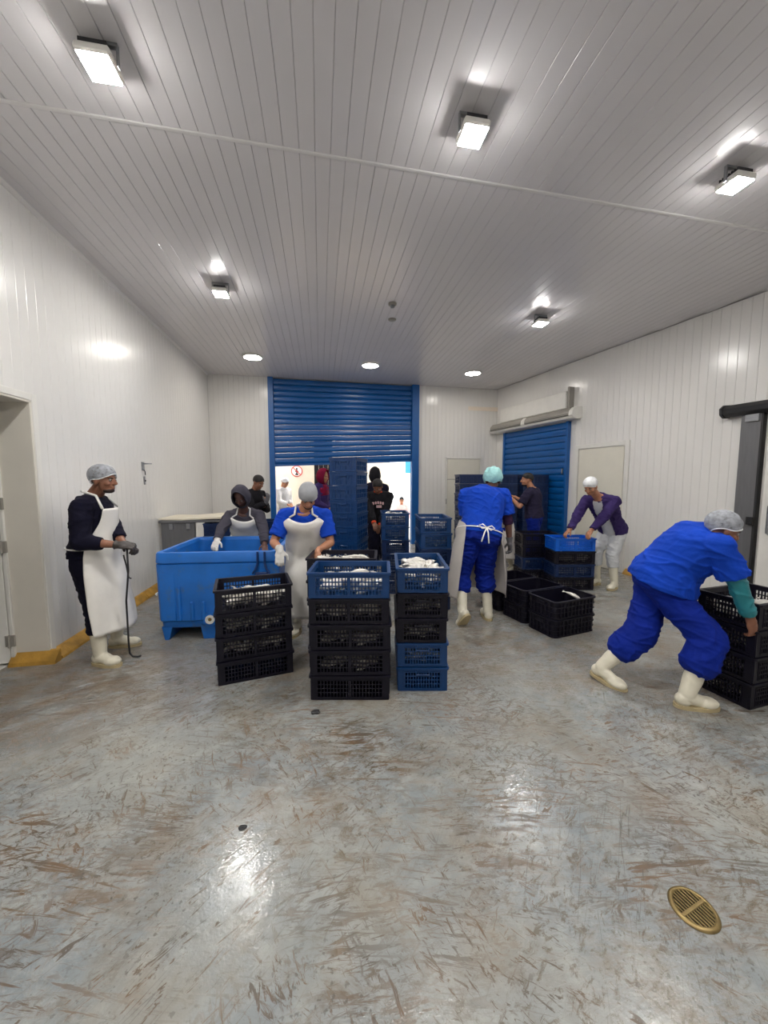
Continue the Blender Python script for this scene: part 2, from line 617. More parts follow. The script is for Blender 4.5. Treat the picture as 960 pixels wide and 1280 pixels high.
# left doorway: lining, frame and the open leaf
d1 = MB()
d1.bbox(XL - .28, XL + .012, DY1 - .02, DY1 + .005, 0, DZ, .004)
d1.bbox(XL - .28, XL + .012, DY0 - .005, DY0 + .02, 0, DZ, .004)
d1.bbox(XL - .28, XL + .012, DY0, DY1, DZ - .02, DZ + .005, .004)
d1 = d1.build('door_1', M_jamb)
struct(d1, 'doorway in the left wall with cream metal lining')
MB().bbox(XL, XL + .018, DY1, DY1 + .06, 0, DZ + .06, .004).build('architrave', M_frame, d1)
MB().bbox(XL, XL + .018, DY0 - .06, DY0, 0, DZ + .06, .004).build('architrave', M_frame, d1)
MB().bbox(XL, XL + .018, DY0, DY1, DZ, DZ + .06, .004).build('architrave', M_frame, d1)
MB().bbox(XL - .27, XL - .24, DY1 - .045, DY1 - .02, 0, DZ - .02, .004).build('door_stop', M_frame, d1)
leafT = Matrix.Translation((XL - .275, DY1 - .045, 0)) @ Matrix.Rotation(radians(187), 4, 'Z')
lf = MB().bbox(0, .95, -.035, .0, .02, DZ - .03, .004, leafT).build('door_leaf', M_frame, d1)
for z in (.22, 1.05, 1.42):
    hb = MB()
    hb.bbox(XL - .30, XL - .225, DY1 - .056, DY1 - .04, z - .05, z + .05, .003)
    hb.disc((XL - .262, DY1 - .062), .011, z - .055, z + .055, 10)
    hb.build('hinge', M_grille, d1)
MB().bbox(.1, .8, .0, .012, .05, .95, .003, leafT).build('kick_plate', M_steel, d1)
# passage behind the doorway
pg = MB().box(XL - 1.9, XL - 1.8, 1.8, 5.2, 0, 2.7).box(XL - 1.9, XL - .28, 1.7, 1.8, 0, 2.7).box(XL - 1.9, XL - .28, 5.2, 5.3, 0, 2.7).box(XL - 1.9, XL - .28, 1.7, 5.3, 2.7, 2.8).box(XL - 1.9, XL - .3, 1.7, 5.3, -.1, 0)
struct(pg.build('wall_passage', M_wall), 'pale passage seen through the left doorway')

# wall latch: lever handle and keyhole plate on the left wall
lt = thing('door_latch', 'small steel lever latch mounted high on the left wall panels', 'latch', (XL, 5.63, 1.8))
MB().bbox(0, .012, -.035, .035, -.05, .07, .004).build('plate', M_steel, lt)
MB().tube([(.01, 0, .045), (.05, 0, .045), (.06, .02, .047), (.065, .12, .05)], .009).build('lever', M_steel, lt)
MB().tube([(.01, -.005, -.04), (.03, -.005, -.06), (.03, .0, -.11)], .006).build('pin', M_darkmetal, lt)
kp = thing('lock_plate', 'small grey lock plate below the lever latch on the left wall', 'lock', (XL, 5.66, 1.61))
MB().bbox(0, .01, -.022, .022, -.055, .06, .004).build('plate', M_steel, kp)
MB().disc((0, 0), .011, 0, .02, 12, Matrix.Rotation(pi / 2, 4, 'Y')).build('cylinder', M_darkmetal, kp)


# ------------------------------------------------------------------ roller shutters
def slat_poly(h):
    return [(.0, 0), (-.012, .012), (-.02, h * .35), (-.02, h * .65), (-.012, h - .014), (.0, h - .004), (.01, h - .004), (.01, 0)]


sh = thing('roller_shutter', 'half raised blue roller shutter with slightly tilted bottom bar', 'shutter', (0, 0, 0))
n_sl = 15
for i in range(n_sl):
    t = (i + 1) / n_sl
    zl = ZC - .02 - i * (ZC - .02 - 1.98) / n_sl
    zl1 = ZC - .02 - (i + 1) * (ZC - .02 - 1.98) / n_sl
    zr = ZC - .02 - i * (ZC - .02 - 2.13) / n_sl
    zr1 = ZC - .02 - (i + 1) * (ZC - .02 - 2.13) / n_sl
    A = Tb @ V((OP0 + .09, -.015, zl1))
    B = Tb @ V((OP1 - .11, -.015, zr1))
    pl = [A - NB * u + V((0, 0, v)) for u, v in slat_poly(zl - zl1)]
    pr = [B - NB * u + V((0, 0, v)) for u, v in slat_poly(zr - zr1)]
    o = MB().rings([pl, pr]).build('slat', M_shut, sh)
A = Tb @ V((OP0 + .09, -.015, 1.93)); B = Tb @ V((OP1 - .11, -.015, 2.08))
q = [(-.022, 0), (-.022, .05), (.014, .05), (.014, 0)]
MB().rings([[A - NB * u + V((0, 0, v)) for u, v in q], [B - NB * u + V((0, 0, v)) for u, v in q]]).build('bottom_bar', M_shut, sh)
MB().bbox(OP0 - .02, OP0 + .10, -.10, .06, 0, ZC - .005, .006, Tb).build('guide', M_shut2, sh)
MB().bbox(OP1 - .16, OP1 + .02, -.10, .06, 0, ZC - .005, .006, Tb).build('guide', M_shut2, sh)

sr = thing('roller_shutter', 'closed blue roller shutter under the air curtain on the right wall', 'shutter', (0, 0, 0))
n_sl = 21
hh = 2.79 / n_sl
for i in range(n_sl):
    A = Tr @ V((.44, -.05, i * hh))
    poly = [A - NR * u + V((0, 0, v)) for u, v in slat_poly(hh)]
    MB().prism(poly, RD * 1.92).build('slat', M_shut, sr)
MB().bbox(2.36, 2.42, -.09, -.002, 0, 2.795, .005, Tr).build('guide', M_shut2, sr)
MB().bbox(.39, .45, -.09, -.002, 0, 2.795, .005, Tr).build('guide', M_shut2, sr)
MB().bbox(.18, .34, -.05, -.002, 1.2, 2.3, .005, Tr).build('side_panel', M_frame, sr)
MB().bbox(2.30, 2.325, -.10, -.07, 1.75, 1.85, .004, Tr).build('lock', M_steel, sr)
hx = thing('shutter_housing', 'white box housing on the right wall above the air curtain', 'housing', (0, 0, 0))
MB().bbox(.36, 2.4, -.16, -.002, 3.045, 3.38, .01, Tr).build('casing', M_frame, hx)
MB().bbox(2.41, 2.46, -.13, -.002, 3.045, 3.46, .004, Tr).build('end_bracket', M_grille, hx)

ac = thing('air_curtain', 'long white air curtain unit with grey grille above the closed shutter', 'air curtain', (0, 0, 0))
prof = [(-.0, 2.84), (-.10, 2.80), (-.21, 2.82), (-.25, 2.88), (-.24, 2.96), (-.17, 3.03), (-.0, 3.04)]
for a, b in ((.02, 1.26), (1.285, 2.62)):
    MB().prism([Tr @ V((a, u, z)) for u, z in prof], RD * (b - a)).build('casing', M_plasticw, ac)
    g = MB().prism([Tr @ V((a + .05, u, z)) for u, z in [(-.213, 2.83), (-.256, 2.885), (-.247, 2.96), (-.18, 3.03), (-.17, 3.02), (-.2, 2.84)]], RD * (b - a - .1))
    go = g.build('grille', M_grille, ac)
    for k in range(4):
        z = 2.875 + k * .025
        MB().bbox(a + .06, b - .06, -.262 + k * .006, -.245 + k * .006, z, z + .006, .001, Tr).build('grille_bar', M_darkmetal, go)
MB().prism([Tr @ V((2.62, u * 1.05, z)) for u, z in prof], RD * .05).build('end_cap', M_plasticw, ac)
MB().prism([Tr @ V((1.255, u * 1.03, z)) for u, z in prof], RD * .035).build('joint_cover', M_plasticw, ac)

# cream flush door, back-wall access panel, cold-room sliding door
d2 = MB()
d2.bbox(2.56, 2.64, -.03, -.002, 0, 2.30, .004, Tr)
d2.bbox(3.60, 3.68, -.03, -.002, 0, 2.30, .004, Tr)
d2.bbox(2.64, 3.60, -.03, -.002, 2.22, 2.30, .004, Tr)
d2 = d2.build('door_2', M_frame)
struct(d2, 'plain cream flush door in the right wall behind the woman')
MB().bbox(2.655, 3.585, -.022, -.002, .01, 2.205, .003, Tr).build('door_leaf', M_cream, d2)
MB().tube([Tr @ V((2.72, -.02, 1.05)), Tr @ V((2.72, -.06, 1.05)), Tr @ V((2.83, -.065, 1.05))], .009).build('door_handle', M_steel, d2)
d3 = MB()
s0, s1 = 3.18 - XL, 4.17 - XL
d3.bbox(s0, s0 + .04, -.028, -.002, 0, 2.2, .003, Tb).bbox(s1 - .04, s1, -.028, -.002, 0, 2.2, .003, Tb).bbox(s0, s1, -.028, -.002, 2.16, 2.2, .003, Tb)
d3 = d3.build('door_3', M_frame)
struct(d3, 'cream door in the back wall behind the blue crate stacks')
MB().bbox(s0 + .05, s1 - .05, -.02, -.002, .01, 2.15, .003, Tb).build('door_leaf', M_cream, d3)
MB().bbox(s0 + .01, s0 + .03, -.034, -.02, 1.0, 1.14, .003, Tb).build('hinge', M_grille, d3)
MB().bbox(s0 + .03, s1 - .03, -.026, -.018, 1.63, 1.645, .002, Tb).build('rail', M_grille, d3)

d4 = MB()
d4.bbox(5.21, 5.42, -.075, -.002, 0, 2.46, .006, Tr)
d4 = d4.build('door_4', M_greysteel)
struct(d4, 'grey steel cold room sliding door jamb with overhead rail')
MB().bbox(5.415, 5.44, -.085, -.002, 0, 2.46, .004, Tr).build('seal', M_rubber, d4)
MB().prism([Tr @ V((5.04, u, z)) for u, z in [(-.002, 2.46), (-.10, 2.45), (-.17, 2.49), (-.18, 2.55), (-.12, 2.60), (-.002, 2.61)]], RD * 2.6).build('rail', M_darkmetal, d4)
MB().prism([Tr @ V((5.02, u, z)) for u, z in [(-.002, 2.45), (-.11, 2.44), (-.18, 2.48), (-.19, 2.56), (-.12, 2.61), (-.002, 2.62)]], RD * .03).build('rail_cap', M_darkmetal, d4)
MB().bbox(5.26, 5.40, -.10, -.07, 2.36, 2.46, .004, Tr).build('bracket', M_steel, d4)
MB().bbox(5.50, 7.4, -.11, -.03, .02, 2.44, .008, Tr).build('door_leaf', M_frame, d4)
MB().tube([Tr @ V((5.6, -.11, .95)), Tr @ V((5.6, -.17, .97)), Tr @ V((5.6, -.17, 1.3)), Tr @ V((5.6, -.11, 1.32))], .014).build('door_handle', M_steel, d4)
MB().bbox(5.36, 5.43, -.12, -.07, 1.05, 1.15, .006, Tr).build('latch', M_darkmetal, d4)


# ------------------------------------------------------------------ ceiling lamps
def flood(x, y, label, tilt=0):
    t = thing('floodlight', label, 'lamp', (x, y, ZC), 0, 'square ceiling floodlights')
    t.scale = (.74, .74, 1)
    MB().bbox(-.115, .115, -.115, .115, -.13, -.085, .012).build('housing', M_plasticw, t)
    MB().bbox(-.10, .10, -.10, .10, -.137, -.128, .003).build('diffuser', M_lamp, t)
    b = MB()
    b.box(-.128, -.118, -.015, .015, -.115, -.02).box(.118, .128, -.015, .015, -.115, -.02).box(-.128, .128, -.015, .015, -.02, -.002)
    b.build('bracket', M_steel, t)
    f = MB()
    for k in range(7):
        f.box(-.09, .09, -.09 + k * .028, -.08 + k * .028, -.088, -.055)
    f.build('heat_sink', M_darkmetal, t)
    MB().tube([(0, .05, -.08), (.02, .10, -.05), (.03, .13, -.004)], .005).build('cable', M_rubber, t)
    return t


flood(-1.13, 2.40, 'square floodlight on the ceiling nearest the left wall, front row by the seam')
flood(1.00, 2.43, 'square floodlight on the ceiling in the middle of the front row by the seam')
flood(3.10, 2.47, 'square floodlight on the ceiling nearest the right wall, front row by the seam')
flood(-1.13, 4.85, 'square floodlight on the ceiling beyond the seam on the left wall side')
flood(3.11, 4.97, 'square floodlight on the ceiling beyond the seam on the right wall side')
for x in (-1.13, 1.0, 3.1):
    flood(x, -.15, 'square floodlight on the ceiling row farthest from the shutter')


def round_lamp(x, y, label):
    t = thing('round_downlight', label, 'lamp', (x, y, ZC), 0, 'round ceiling downlights')
    MB().lathe([(.0, -.001), (.185, -.001), (.185, -.012), (.172, -.03), (.16, -.03), (.16, -.02), (0, -.02)]).build('bezel', M_plasticw, t, True)
    MB().lathe([(.0, -.019), (.158, -.019), (.156, -.027), (.1, -.034), (0, -.036)]).build('diffuser', M_lampr, t, True)


round_lamp(-1.22, 7.5, 'round ceiling downlight near the back left corner')
round_lamp(1.04, 7.62, 'round ceiling downlight in front of the half raised shutter')
round_lamp(3.31, 7.78, 'round ceiling downlight near the back right corner')
sd = thing('smoke_detector', 'small round grey smoke detector on the ceiling', 'detector', (.98, 5.0, ZC))
MB().lathe([(0, 0), (.055, 0), (.055, -.02), (.04, -.03), (0, -.03)], 20).build('base', M_grille, sd, True)
MB().lathe([(0, -.028), (.032, -.03), (.026, -.055), (0, -.06)], 16).build('sensor', M_steel, sd, True)
jb = thing('junction_plate', 'small flat round plate on the ceiling behind the smoke detector', 'plate', (1.07, 5.48, ZC))
MB().lathe([(0, 0), (.06, 0), (.055, -.012), (0, -.014)], 20).build('cover', M_grille, jb, True)
MB().lathe([(0, -.013), (.008, -.013), (.007, -.017), (0, -.018)], 10).build('screw', M_steel, jb)

# ------------------------------------------------------------------ floor drain
dr = thing('floor_drain', 'round brass slotted floor drain in the wet concrete', 'drain', (1.37, 1.04, 0), radians(-78))
MB().lathe([(0, .001), (.066, .001), (.066, .0025), (0, .0025)], 40).build('hole_shade_disc', M_dark, dr)  # flat disc coloured dark for the shade inside the drain hole
rg = []
for r, z in ((.062, .002), (.062, .008), (.066, .010), (.074, .009), (.079, .002)):
    rg.append([V((r * cos(2 * pi * k / 48), r * sin(2 * pi * k / 48), z)) for k in range(48)])
MB().rings(rg, cap0=False, cap1=False).build('ring', M_brass, dr, True)
MB().bbox(-.006, .006, -.063, .063, .003, .009, .001).build('cross_bar', M_brass, dr)
for sx in (-1, 1):
    for k in range(9):
        y = -.052 + k * .013
        x1 = sqrt(max(.0635 ** 2 - y * y, 1e-4))
        a, b = sorted((sx * .005, sx * x1))
        if b - a > .012:
            MB().bbox(a, b, y - .0028, y + .0028, .003, .0085, .001).build('slat', M_brass, dr)
for k, (px, py, r) in enumerate(((395, 891, .022), (304, 1035, .014))):
    p = at(px, py, 1)
    t_ = CAM_H / (CAM_H - p.z)
    p = V((p.x * t_, t_, 0))
    bm = bmesh.new()
    bmesh.ops.create_icosphere(bm, subdivisions=2, radius=r)
    for v in bm.verts:
        v.co += v.co.normalized() * noise.noise(v.co * 60 + V((k, 0, 0))) * r * .5
        v.co.z = max(v.co.z * .35 + r * .3, 0)
        v.co.x *= 1.5
    me = bpy.data.meshes.new('debris_chip')
    bm.to_mesh(me)
    bm.free()
    me.materials.append(M_rubber)
    o = link('debris_chip', me)
    o.location = p
    tag(o, ('dark flattened scrap on the floor in front of the crate stacks', 'small dark round scrap on the open floor')[k], 'scrap')

# ------------------------------------------------------------------ bay beyond the shutter and bright yard
by = MB()
by.box(-3.6, 6.2, 9.3, 11.6, -.1, 0)
struct(by.build('floor_bay', M_ground), 'pale concrete floor of the loading bay')
YW = 11.5
xs = at(487, 600, YW).x
bw = MB().box(-3.6, xs, YW, YW + .2, 0, 3.4).box(-3.7, -3.6, 9.3, YW + .2, 0, 3.4).box(xs, 6.2, YW, YW + .2, 2.9, 3.4).box(6.2, 6.3, 9.3, YW + .2, 0, 3.4)
struct(bw.build('wall_bay', M_bay), 'cream wall of the loading bay beyond the shutter')
bc = MB().box(-3.7, 6.3, 9.12, YW + .2, 3.4, 3.5)
struct(bc.build('ceiling_bay', M_bay), 'plain ceiling of the loading bay')
gd = MB().box(-8, 26, YW + .1, 40, -.8, -.7)
struct(gd.build('ground', M_ground), 'bright concrete yard outside the loading bay')
for x in (-1.6, .8, 3.2):  # unseen lamps, added so the bay beyond the shutter looks bright
    bl_ = thing('bay_fill_light', 'unseen lamp panel added to brighten the loading bay', 'lamp', (x, 10.3, 3.4), 0, 'added loading bay lamps')
    MB().bbox(-.62, .62, -.12, .12, -.06, 0, .01).build('housing', M_plasticw, bl_)
    MB().bbox(-.58, .58, -.09, .09, -.068, -.058, .003).build('diffuser', M_lampb, bl_)
# dark doorway curtain with the no-entry style sign beside it
cx0, cx1 = at(393, 600, 10.9).x, at(416, 600, 10.9).x
dk = thing('strip_curtain', 'dark navy strip curtain hanging in the loading bay', 'curtain', (cx0, 10.9, 0))
nst = 4
for k in range(nst):
    wd = (cx1 - cx0) / nst
    MB().bbox(k * wd, (k + 1) * wd - .004, (k % 2) * .014, (k % 2) * .014 + .008, .03, 2.75, .002).build('strip', M_blackc, dk)
MB().bbox(-.03, cx1 - cx0 + .03, -.02, .04, 2.75, 2.82, .005).build('rail', M_darkmetal, dk)
sp = at(371, 589, YW)
sg = thing('prohibition_sign', 'round red and white prohibition sign on the cream bay wall', 'sign', (sp.x, YW, sp.z))
Ts = Matrix.Rotation(pi / 2, 4, 'X')
MB().disc((0, 0), .17, .002, .012, 40, Ts).build('plate', M_signw, sg)
rg = [[Ts @ V((r * cos(2 * pi * k / 40), r * sin(2 * pi * k / 40), z)) for k in range(40)] for r, z in ((.145, .012), (.145, .016), (.17, .016), (.17, .012))]
MB().rings(rg, cap0=False, cap1=False).build('ring', M_red, sg)
MB().bbox(-.15, .15, -.012, .012, .0125, .0165, .001, Ts @ Matrix.Rotation(radians(-45), 4, 'Z')).build('slash', M_red, sg)
pc = MB()
pc.bbox(-.018, .018, -.11, .05, .0125, .015, .001, Ts).disc((0, .075), .025, .0125, .015, 14, Ts).bbox(-.05, .05, -.02, .01, .0125, .015, .001, Ts)
pc.bbox(-.045, .045, -.115, -.075, .0125, .015, .001, Ts)
pc.build('pictogram', M_blackc, sg)
bp_ = at(510, 583, 13)
sb = thing('blue_notice_board', 'small sky blue panel hanging outside in the bright yard', 'sign', (bp_.x + .25, 13, bp_.z - .25))
MB().bbox(-.35, .25, -.02, .02, 0, .5, .006).build('panel', M_skyb, sb)
MB().bbox(-.37, -.35, -.03, .03, -.02, .52, .004).build('edge_frame', M_signw, sb)
MB().bbox(-.06, .0, .02, .06, -2.7, .5, .004).build('post', M_steel, sb)

# ------------------------------------------------------------------ crates
CH = .193          # stacking pitch


def lattice_wall(L, h, cols, split, handle):
    """wall in the xz plane at y 0..0.012, outside at y=0"""
    m = MB()
    hl = L / 2
    m.box(-hl, hl, 0, .012, 0, .024)
    m.box(-hl, hl, 0, .012, h - .04, h)
    m.box(-hl, -hl + .05, 0, .012, .024, h - .04)
    m.box(hl - .05, hl, 0, .012, .024, h - .04)
    i0, i1 = -hl + .05, hl - .05
    z0, z1 = .024, h - .04
    if split:
        m.box(-.012, .012, -.002, .012, z0, z1)
    cw = (i1 - i0) / cols
    for k in range(1, cols):
        x = i0 + k * cw
        m.box(x - .0038, x + .0038, .001, .011, z0, z1)
    for k in range(1, 4):
        z = z0 + (z1 - z0) * k / 4
        m.box(i0, i1, .002, .010, z - .004, z + .004)
    # raised outline around the lattice field
    for z in (z0 - .006, z1):
        m.box(i0 - .006, i1 + .006, -.004, .001, z, z + .006)
    for x in (i0 - .006, i1):
        m.box(x, x + .006, -.004, .001, z0, z1)
    return m


def solid_wall(L, h, nrib):
    m = MB()
    hl = L / 2
    m.box(-hl, hl, .010, .014, 0, h)
    m.box(-hl, hl, .004, .012, 0, .022)
    m.box(-hl, hl, -.004, .012, h - .05, h)
    m.box(-hl, -hl + .03, .002, .012, 0, h)
    m.box(hl - .03, hl, .002, .012, 0, h)
    for x in (-.075, .065):
        m.box(x, x + .01, -.006, .012, h * .42, h - .05)
    m.box(-.065, .065, .0, .012, h * .44, h * .44 + .012)
    for k in range(1, nrib):
        x = -hl + L * k / nrib
        m.box(x - .006, x + .006, -.002, .011, .02, h - .05)
    m.box(-hl, hl, -.001, .011, h * .40, h * .40 + .009)
    return m


CRATE = {}


def crate_set(kind, col):
    key = (kind, col)
    if key in CRATE:
        return CRATE[key]
    M = M_crk[col]
    h = .187
    parts = []
    R180 = Matrix.Rotation(pi, 4, 'Z')
    if kind in ('lattice', 'solid'):
        sw = lattice_wall(.574, h, 20, True, False) if kind == 'lattice' else solid_wall(.574, h, 8)
        ew = lattice_wall(.366, h, 13, False, True) if kind == 'lattice' else solid_wall(.366, h, 5)
        swm, ewm = sw.mesh('side_wall', M), ew.mesh('end_wall', M)
        T1 = Matrix.Translation((0, -.190, 0))
        T2 = Matrix.Rotation(-pi / 2, 4, 'Z') @ Matrix.Translation((0, -.290, 0))
        parts += [('side_wall', swm, T1), ('side_wall', swm, R180 @ T1), ('end_wall', ewm, T2), ('end_wall', ewm, R180 @ T2)]
        b = MB().box(-.284, .284, -.184, .184, .002, .012)
        for k in range(7):
            b.box(-.28 + k * .09, -.265 + k * .09, -.183, .183, .012, .018)
        parts.append(('base', b.mesh('base', M), Matrix()))
        r = MB()
        o = [rrect(.302, .202, .018, z, 3) for z in (h - .016, h)] + [rrect(.283, .183, .010, z, 3) for z in (h, h - .016)]
        r.rings(o + [o[0]], cap0=False, cap1=False)
        parts.append(('rim', r.mesh('rim', M), Matrix()))
        hm = MB().bbox(-.055, .055, -.012, .0, h - .062, h - .05, .003).bbox(-.055, -.045, -.010, .0, h - .06, h - .02, .002).bbox(.045, .055, -.010, .0, h - .06, h - .02, .002).mesh('handle', M)
        parts += [('handle', hm, T2), ('handle', hm, R180 @ T2)]
        f = MB()
        o = [rrect(.291, .191, .015, 0, 3), rrect(.291, .191, .015, .012, 3), rrect(.280, .180, .012, .012, 3), rrect(.280, .180, .012, 0, 3)]
        f.rings(o + [o[0]], cap0=False, cap1=False)
        parts.append(('foot_ring', f.mesh('foot_ring', M), Matrix()))
    else:
        # rounded harvest crate
        sh_ = MB()
        o = [rrect(.285, .185, .05, .0), rrect(.292, .192, .055, h), rrect(.286, .186, .05, h), rrect(.279, .179, .045, .012)]
        sh_.rings(o, cap0=True, cap1=True)
        parts.append(('shell', sh_.mesh('shell', M, False), Matrix()))
        for z, th in ((.0, .016), (.06, .010), (.115, .010)):
            k = z / h
            hx_, hy_ = .285 + .007 * k, .185 + .007 * k
            o = [rrect(hx_ - .002, hy_ - .002, .05, z), rrect(hx_ + .008, hy_ + .008, .056, z), rrect(hx_ + .008, hy_ + .008, .056, z + th), rrect(hx_ - .002, hy_ - .002, .05, z + th)]
            parts.append(('ridge', MB().rings(o + [o[0]], cap0=False, cap1=False).mesh('ridge', M), Matrix()))
        o = [rrect(.288, .188, .05, h - .02), rrect(.303, .203, .06, h - .016), rrect(.305, .205, .062, h), rrect(.284, .184, .048, h + .002), rrect(.284, .184, .048, h - .02)]
        parts.append(('rim', MB().rings(o + [o[0]], cap0=False, cap1=False).mesh('rim', M), Matrix()))
        rb = MB()
        for k in range(10):
            x = -.225 + k * .05
            for s in (-1, 1):
                y0, y1 = sorted((s * .186, s * .198))
                rb.box(x - .005, x + .005, y0, y1, .01, h - .01)
        for k in range(6):
            y = -.125 + k * .05
            for s in (-1, 1):
                x0, x1 = sorted((s * .286, s * .298))
                rb.box(x0, x1, y - .005, y + .005, .01, h - .01)
        parts.append(('ribs', rb.mesh('ribs', M), Matrix()))
        hs = MB().bbox(-.06, .06, -.006, .006, h - .065, h - .03, .004).mesh('handle', M)
        T2 = Matrix.Rotation(-pi / 2, 4, 'Z') @ Matrix.Translation((0, -.296, 0))
        parts += [('handle', hs, T2), ('handle', hs, R180 @ T2)]
    CRATE[key] = parts
    return parts


def crate(x, y, z, rz, kind, col, label, group):
    t = thing('plastic_crate', label, 'crate', (x, y, z), rz, group)
    for nm, me, T in crate_set(kind, col):
        o = link(nm, me, t)
        o.matrix_local = T
    return t


ORD = ['bottom', 'second', 'third', 'fourth', 'fifth', 'sixth', 'seventh', 'eighth', 'ninth', 'tenth']
CNAME = {'black': 'black', 'blue': 'blue', 'navy': 'dark blue', 'bright': 'bright blue'}
KNAME = {'lattice': 'slotted', 'solid': 'ribbed', 'round': 'round-cornered'}
rnd = random.Random(7)


def stack(x, y, rz, kind, cols, where, group, jit=.006):
    out = []
    n = len(cols)
    for i, c in enumerate(cols):
        pos = 'topmost' if i == n - 1 and n > 1 else ('bottom' if i == 0 else ORD[i] + ' up')
        lb = '%s %s crate, %s %s' % (CNAME[c], KNAME[kind], pos, where)
        out.append(crate(x + rnd.uniform(-jit, jit), y + rnd.uniform(-jit, jit), .002 + i * CH, radians(rz) + rnd.uniform(-.012, .012) * (jit > 0), kind, c, lb, group))
    return out


K = 'black'
S1 = stack(-.567, 3.20, 12, 'lattice', [K] * 4, 'in the stack before the big blue tub', 'crates before the tub')
S2 = stack(.227, 2.777, -9.3, 'lattice', [K] * 4 + ['blue'], 'in the wide front stack on open floor', 'crates in the front stacks')
S3 = stack(.800, 2.905, 80, 'lattice', ['blue', 'blue', K, K, 'blue'], 'in the narrow front stack heaped with fish', 'crates in the front stacks')
S4 = stack(.20, 3.26, -9, 'lattice', [K] * 5, 'in the stack behind the wide front stack', 'crates in the front stacks')
c5 = W(447, 4.95, .5)
a5 = V((sin(radians(22)), cos(radians(22)), 0)); b5 = V((a5.y, -a5.x, 0))
p5 = c5 + a5 * .3 - b5 * .2
S5 = stack(p5.x, p5.y, 90 - 22, 'solid', ['blue'] * 10, 'in the tall stack under the raised shutter', 'crates in the tall stack')
p6 = W(493, 5.32, .6)
S6 = stack(p6.x, p6.y, 82, 'lattice', ['navy'] * 4 + ['blue'] * 2, 'in the stack before the shutter opening', 'crates by the shutter post')
p7 = W(540, 4.6, .6)
S7 = stack(p7.x, p7.y, 82, 'lattice', ['navy'] * 4 + ['blue'] * 2, 'in the stack beside the man in teal cap', 'crates by the shutter post')
for j, px in enumerate((588, 627, 664)):
    p8 = W(px, 7.25, .8)
    stack(p8.x, p8.y + (.0, .1, .05)[j], (-6, 3, 0)[j], 'solid', ['navy'] * 9,
          ('in the tall stack before the back wall door', 'in the tall stack between two tall stacks', 'in the tall stack by the closed shutter')[j], 'tall crate stacks at the back')
S9 = stack(3.70, 4.945, -10, 'lattice', [K, 'navy', K, 'bright'], 'in the stack the woman handles', 'crates by the woman')
S9b = stack(3.48, 5.46, -10, 'lattice', [K, 'navy', K, K], 'in the stack behind the woman\'s stack', 'crates by the woman')
S10 = []
for j in range(3):
    x, y = 2.572 - .089 * j, 3.528 + .418 * j
    S10 += stack(x, y, 12 + (0, 1, -1)[j], 'round', [K, K], ('in the low pile at the open floor end', 'in the middle low pile of the row', 'in the low pile at the far end of the row')[j], 'low rows of empty black crates', .002)
c11 = at(934, 891, 1); k_ = CAM_H / (CAM_H - c11.z); c11 = V((c11.x * k_, k_, 0))
e11 = at(877, 863, 1); k_ = CAM_H / (CAM_H - e11.z); e11 = V((e11.x * k_, k_, 0))
ed = (e11 - c11).normalized()          # short side, going back
ln = V((-ed.y, ed.x, 0))
if ln.x < 0:
    ln = -ln
p11 = c11 + ed * .2 + ln * .335
S11 = stack(p11.x, p11.y, math.degrees(atan2(ln.y, ln.x)), 'lattice', [K] * 4, 'in the stack gripped by the bending man', 'crates of the bending man', .003)
pbk = W(284, 6.1, .5)
SB = stack(pbk.x, pbk.y, 2, 'solid', ['navy'] * 5, 'in the stack behind the tub and steel table', 'crates behind the tub')
pbk2 = W(352, 6.3, .5)
SB2 = stack(pbk2.x, pbk2.y, -3, 'solid', ['navy'] * 5, 'in the stack behind the man in grey beanie', 'crates behind the tub')


# ------------------------------------------------------------------ fish
def fish_shape(L=.2, bend=0.0):
    m = MB()
    rings = []
    for t, a, b in ((0, .004, .006), (.06, .011, .016), (.2, .017, .026), (.4, .018, .028), (.6, .014, .021), (.78, .007, .011), (.86, .003, .007), (.93, .0018, .018), (1., .001, .030)):
        x = (t - .5) * L
        y0 = bend * sin(t * pi)
        rings.append([V((x, y0 + a * cos(2 * pi * k / 8), b * sin(2 * pi * k / 8))) for k in range(8)])
    m.rings(rings)
    m.add([(-.02, 0, .024), (.02, 0, .026), (.03, 0, .018), (0, .002, .04)], [(0, 1, 3), (1, 2, 3)])
    return m


FM = [fish_shape(.2, b).mesh('fish', M_fish, True) for b in (0, .015, -.02)]


def fish_pile(seed, n, zt):
    r = random.Random(seed)
    m = MB()
    for i in range(n):
        f = fish_shape(r.uniform(.16, .21), r.uniform(-.02, .02))
        T = Matrix.Translation((r.uniform(-.2, .2), r.uniform(-.12, .12), r.uniform(.03, zt))) @ Matrix.Rotation(r.uniform(0, 2 * pi), 4, 'Z') @ Matrix.Rotation(r.uniform(-.2, .2), 4, 'Y') @ Matrix.Rotation(r.uniform(.9, 2.2), 4, 'X')
        pts = [T @ V(v) for v in f.v]
        pts = [V((max(-.27, min(.27, p.x)), max(-.17, min(.17, p.y)), max(.024, p.z))) for p in pts]
        m.add(pts, f.f)
    return m.mesh('fish_pile', M_fish, True)


PILES = [fish_pile(1, 70, .13), fish_pile(2, 60, .11), fish_pile(3, 50, .095)]


def put_pile(cr, k, label):
    o = link('fish_pile', PILES[k])
    o.location = cr.location
    o.rotation_euler = cr.rotation_euler
    tag(o, label, 'fish', None, 'stuff')


